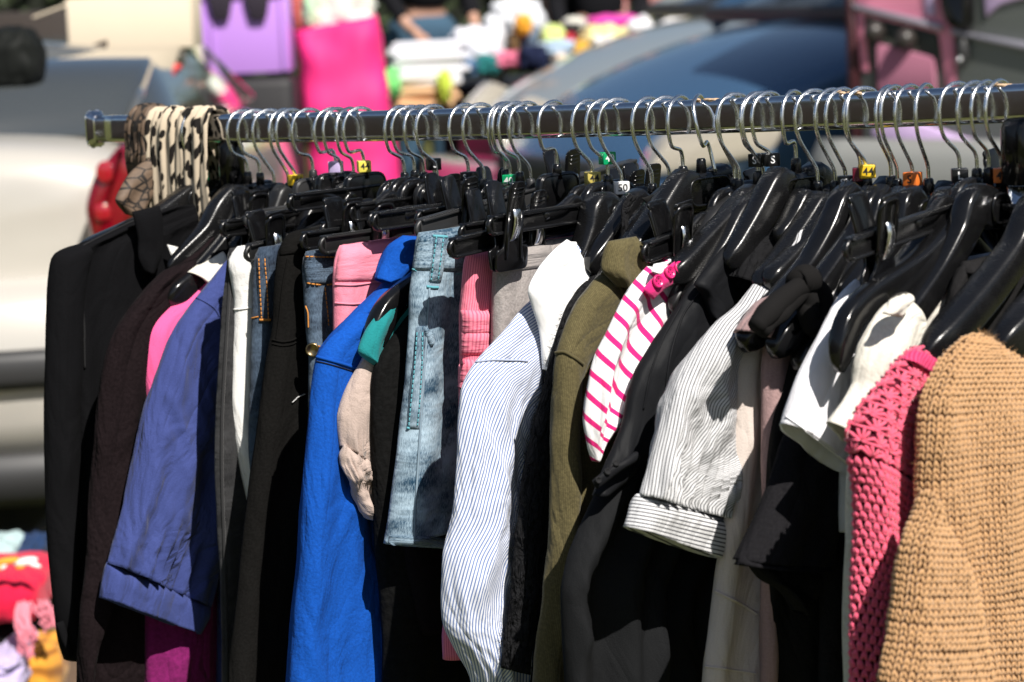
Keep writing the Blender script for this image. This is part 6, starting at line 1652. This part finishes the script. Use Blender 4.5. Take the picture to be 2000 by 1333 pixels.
fo2 = striped('amber_stripe', (0.66, 0.29, 0.035), (0.30, 0.11, 0.015), .020, .35, 1.4, .3, 300, .02, .2)
LP('amber_cloth', 74, 1305, 4.051, 104, 130, fo2, 76, 'amber orange striped cloth at the bottom left', 'cloth', .10, .09)
LP('lilac_tshirt', 12, 1310, 3.952, 90, 70, fabq('lilac', (0.50, 0.42, 0.66)), 77, 'lilac top at the bottom left corner', 'top', .3)
LP('lilac_sleeve', 30, 1268, 3.977, 56, 30, fabq('lilac', (0.50, 0.42, 0.66)), 78, 'pale lilac rolled sleeve above the lilac top', 'top', .3)

# ------------------------------------------------------------------ people behind the stall
def skin_mesh(name, J, E, mat, parent, root=0, sub=2):
    me = bpy.data.meshes.new(name); base = LOC[parent] if parent is not None else Vector((0, 0, 0))
    me.from_pydata([tuple(Vector(j[0]) - base) for j in J], E, [])
    o = bpy.data.objects.new(name, me); COL.objects.link(o)
    if parent is not None: o.parent = parent
    LOC[o] = base
    o.modifiers.new('skin', 'SKIN').use_smooth_shade = True
    for i, j in enumerate(J):
        sv = me.skin_vertices[0].data[i]; sv.radius = (j[1], j[2] if len(j) > 2 else j[1]); sv.use_root = (i == root)
    s = o.modifiers.new('sub', 'SUBSURF'); s.levels = sub; s.render_levels = sub
    me.materials.append(mat)
    return o
M_SKIN = plain('skin', (0.48, 0.27, 0.19), .5)
def person(loc, ang, label, top, legs, hair=(0.03, 0.02, 0.012), lean=0.0, sc=1.0, hip=1.0):
    f = Frame(loc, ang); P = lambda x, y, z: f.p(x + lean * max(0, z - .9), y, z * sc)
    J = [(P(0, 0, .95), .13, .10), (P(0, 0, 1.15), .12, .09), (P(.01, 0, 1.36), .14, .095), (P(.02, 0, 1.47), .055), (P(.035, 0, 1.55), .06), (P(.045, 0, 1.64), .085, .075), (P(.04, 0, 1.72), .065)]
    E = [(0, 1), (1, 2), (2, 3), (3, 4), (4, 5), (5, 6)]
    for s in (-1, 1):
        b = len(J)
        J += [(P(0, s * .09, .88), .095), (P(.02, s * .10, .50), .062), (P(0, s * .10, .10), .042), (P(.13, s * .11, .035), .035)]
        E += [(0, b), (b, b + 1), (b + 1, b + 2), (b + 2, b + 3)]
        b = len(J)
        J += [(P(0, s * .19, 1.38), .055), (P(.03, s * .25, 1.12), .042), (P(.22, s * .20, .95), .030), (P(.29, s * .18, .92), .026, .014)]
        E += [(2, b), (b, b + 1), (b + 1, b + 2), (b + 2, b + 3)]
        w = b + 3
        for k, (dy, l) in enumerate(((-.026, .060), (-.009, .075), (.009, .070), (.025, .055))):
            c0 = len(J); J += [(P(.325, s * .18 + dy, .905), .009), (P(.325 + l * .5, s * .18 + dy, .895), .008), (P(.325 + l * .9, s * .18 + dy, .875), .006)]
            E += [(w, c0), (c0, c0 + 1), (c0 + 1, c0 + 2)]
        c0 = len(J); J += [(P(.285, s * .18 - s * .035, .91), .010), (P(.32, s * .18 - s * .05, .90), .008)]; E += [(w, c0), (c0, c0 + 1)]
    b = skin_mesh('person', J, E, M_SKIN, None)
    prop(b, label, 'person')
    LOC[b] = Vector((0, 0, 0))
    T = [(P(0, 0, .98 + .045 * (hip > 1)), .175 * hip ** .5, .13 * hip ** .5), (P(0, 0, 1.15), .15, .115), (P(.01, 0, 1.34), .165, .12), (P(.01, 0, 1.43), .09)]
    E = [(0, 1), (1, 2), (2, 3)]
    for s in (-1, 1):
        c0 = len(T); T += [(P(0, s * .19, 1.38), .075), (P(.03, s * .25, 1.12), .058), (P(.19, s * .205, .97), .044)]; E += [(2, c0), (c0, c0 + 1), (c0 + 1, c0 + 2)]
    skin_mesh('sweater', T, E, top, b)
    T = [(P(0, 0, 1.02 + .03 * (hip > 1)), .155 * hip, .125 * hip), (P(0, 0, .90), .17 * hip, .135 * hip)]; E = [(0, 1)]
    for s in (-1, 1):
        c0 = len(T); T += [(P(0, s * .10, .80), .105), (P(.02, s * .105, .48), .078), (P(0, s * .105, .10), .062)]; E += [(1, c0), (c0, c0 + 1), (c0 + 1, c0 + 2)]
    skin_mesh('trousers', T, E, legs, b)
    T = [(P(-.01, 0, 1.74), .085), (P(-.04, 0, 1.66), .085), (P(-.05, 0, 1.56), .06)]; skin_mesh('hair', T, [(0, 1), (1, 2)], plain('hair_dark', hair, .6), b)
    mb = MB()
    for s in (-1, 1): mb.ellipsoid(P(.118, s * .030, 1.655), .010, .012, .008, f.ax(), 8, 6)
    mb.ellipsoid(P(.135, 0, 1.625), .016, .012, .022, f.ax(), 8, 6); mb.ellipsoid(P(.118, 0, 1.585), .012, .024, .006, f.ax(), 8, 6)
    mb.build('face', plain('face_detail', (0.20, 0.09, 0.07), .5), b)
    return b
dj = denim('person_denim', (0.025, 0.06, 0.11), (0.16, 0.30, 0.42), .5, 1.2)
dk = fabq('blackwear', (0.010, 0.010, 0.012))
c_ = at_depth(822, 60, 13.6); person((c_.x, c_.y, 0), rad(-60), 'person in blue jeans and black sweater standing behind the white folded shirts', dk, plain('jeans_blue', (0.045, 0.105, 0.17), .9, bump=.6, bscale=14, var=.6), lean=.25, sc=1.11, hip=1.4)
c_ = at_depth(1170, 20, 14.6); person((c_.x, c_.y, 0), rad(-95), 'person in black clothes standing behind the magenta cloth', dk, fabq('blackleg', (0.010, 0.010, 0.012)))
c_ = at_depth(1290, 10, 15.2); person((c_.x, c_.y, 0), rad(-120), 'person in pale jeans standing behind the right end of the heaped table', fabq('pinkwear', (0.55, 0.25, 0.24)), plain('jeans_pale', (0.26, 0.37, 0.45), .9, bump=.5, bscale=14))
c_ = at_depth(1090, 10, 14.9); person((c_.x, c_.y, 0), rad(-70), 'person in dark grey trousers behind the grey shawl', dk, fabq('greyleg', (0.05, 0.048, 0.048)))
c_ = at_depth(1385, 8, 14.0); cloth_lump('orange_bag', (c_.x, c_.y, c_.z), .10, .1, .12, fabq('amber', (0.8, 0.42, 0.02)), 81, 'orange bag near the bonnet of the blue car at the top', 'bag')
c_ = at_depth(1440, 0, 14.3); cloth_lump('green_bag', (c_.x, c_.y, c_.z), .09, .1, .10, fabq('leafg', (0.10, 0.36, 0.03)), 82, 'green bag beside the orange bag at the top', 'bag')
for nm, px in (('orange_bag', 1385), ('green_bag', 1440)): pass
bx = at_depth(1412, 30, 14.2); mb = MB(); mb.box((bx.x, bx.y, bx.z / 2 - .02), .6, .4, bx.z - .05, None, .02); o = mb.build('display_box', M_TRIM); prop(o, 'black display box under the orange and green bags', 'box')

# dark hedge closing the field
def hedge(name, x0, x1, y, h, label, seed, n):
    r_ = thing(name, ((x0 + x1) / 2, y, 0), label, 'hedge')
    mb = MB(); rg = random.Random(seed)
    for _ in range(n):
        c = Vector((rg.uniform(x0, x1), y + rg.gauss(0, .5), rg.uniform(.0, h) * (1 + .15 * math.sin(_ * .7))))
        a = Vector((rg.gauss(0, 1), rg.gauss(0, 1), rg.gauss(0, 1))).normalized(); b = a.orthogonal().normalized(); s = rg.uniform(.05, .13)
        mb.add([c - a * s, c + b * s * .5, c + a * s, c - b * s * .5], [(0, 1, 2, 3)])
    mb.build('foliage', plain('hedge_leaf', (0.035, 0.055, 0.016), .7, var=.7, bscale=3), r_, smooth=False)
    mb = MB()
    for k in range(int((x1 - x0) / .8)): mb.tube([(x0 + .8 * k, y, 0), (x0 + .8 * k + .1, y + .1, h * .8)], [.05, .02], 6)
    mb.box(((x0 + x1) / 2, y + .25, h * .42), x1 - x0, .5, h * .84, None, .1)
    mb.build('branches', plain('hedge_inside', (0.010, 0.013, 0.007), .95), r_)
hedge('hedge', -9, 9, 20.5, 2.6, 'dark clipped hedge closing the field behind the stalls', 5, 9000)
# ------------------------------------------------------------------ light
SUN_EL = rad(48)
SUND = (RH * 1.0 + NH * 0.30); SUND.z = 0; SUND.normalize()
to_sun = SUND * math.cos(SUN_EL) + ZU * math.sin(SUN_EL)
sd = bpy.data.lights.new('sun', 'SUN'); sd.energy = 5.0; sd.angle = rad(0.53); sd.color = (1.0, 0.95, 0.88)
so = bpy.data.objects.new('sun', sd); COL.objects.link(so)
so.rotation_euler = to_sun.to_track_quat('Z', 'Y').to_euler()
so.location = (3, -3, 6)
W = bpy.data.worlds.new('World'); SC.world = W; W.use_nodes = True
nt = W.node_tree; nt.nodes.clear()
sky = nt.nodes.new('ShaderNodeTexSky'); sky.sky_type = 'NISHITA'; sky.sun_disc = False
sky.sun_elevation = SUN_EL; sky.sun_rotation = math.atan2(to_sun.x, to_sun.y)
bg = nt.nodes.new('ShaderNodeBackground'); bg.inputs[1].default_value = 0.05
ou = nt.nodes.new('ShaderNodeOutputWorld')
nt.links.new(sky.outputs[0], bg.inputs[0]); nt.links.new(bg.outputs[0], ou.inputs[0])
SC.view_settings.view_transform = 'Standard'; SC.view_settings.look = 'None'
SC.view_settings.exposure = 0.5; SC.view_settings.gamma = 1.0
SC.render.engine = 'CYCLES'
SC.cycles.max_bounces = 6; SC.cycles.diffuse_bounces = 3; SC.cycles.glossy_bounces = 4
SC.cycles.use_denoising = True
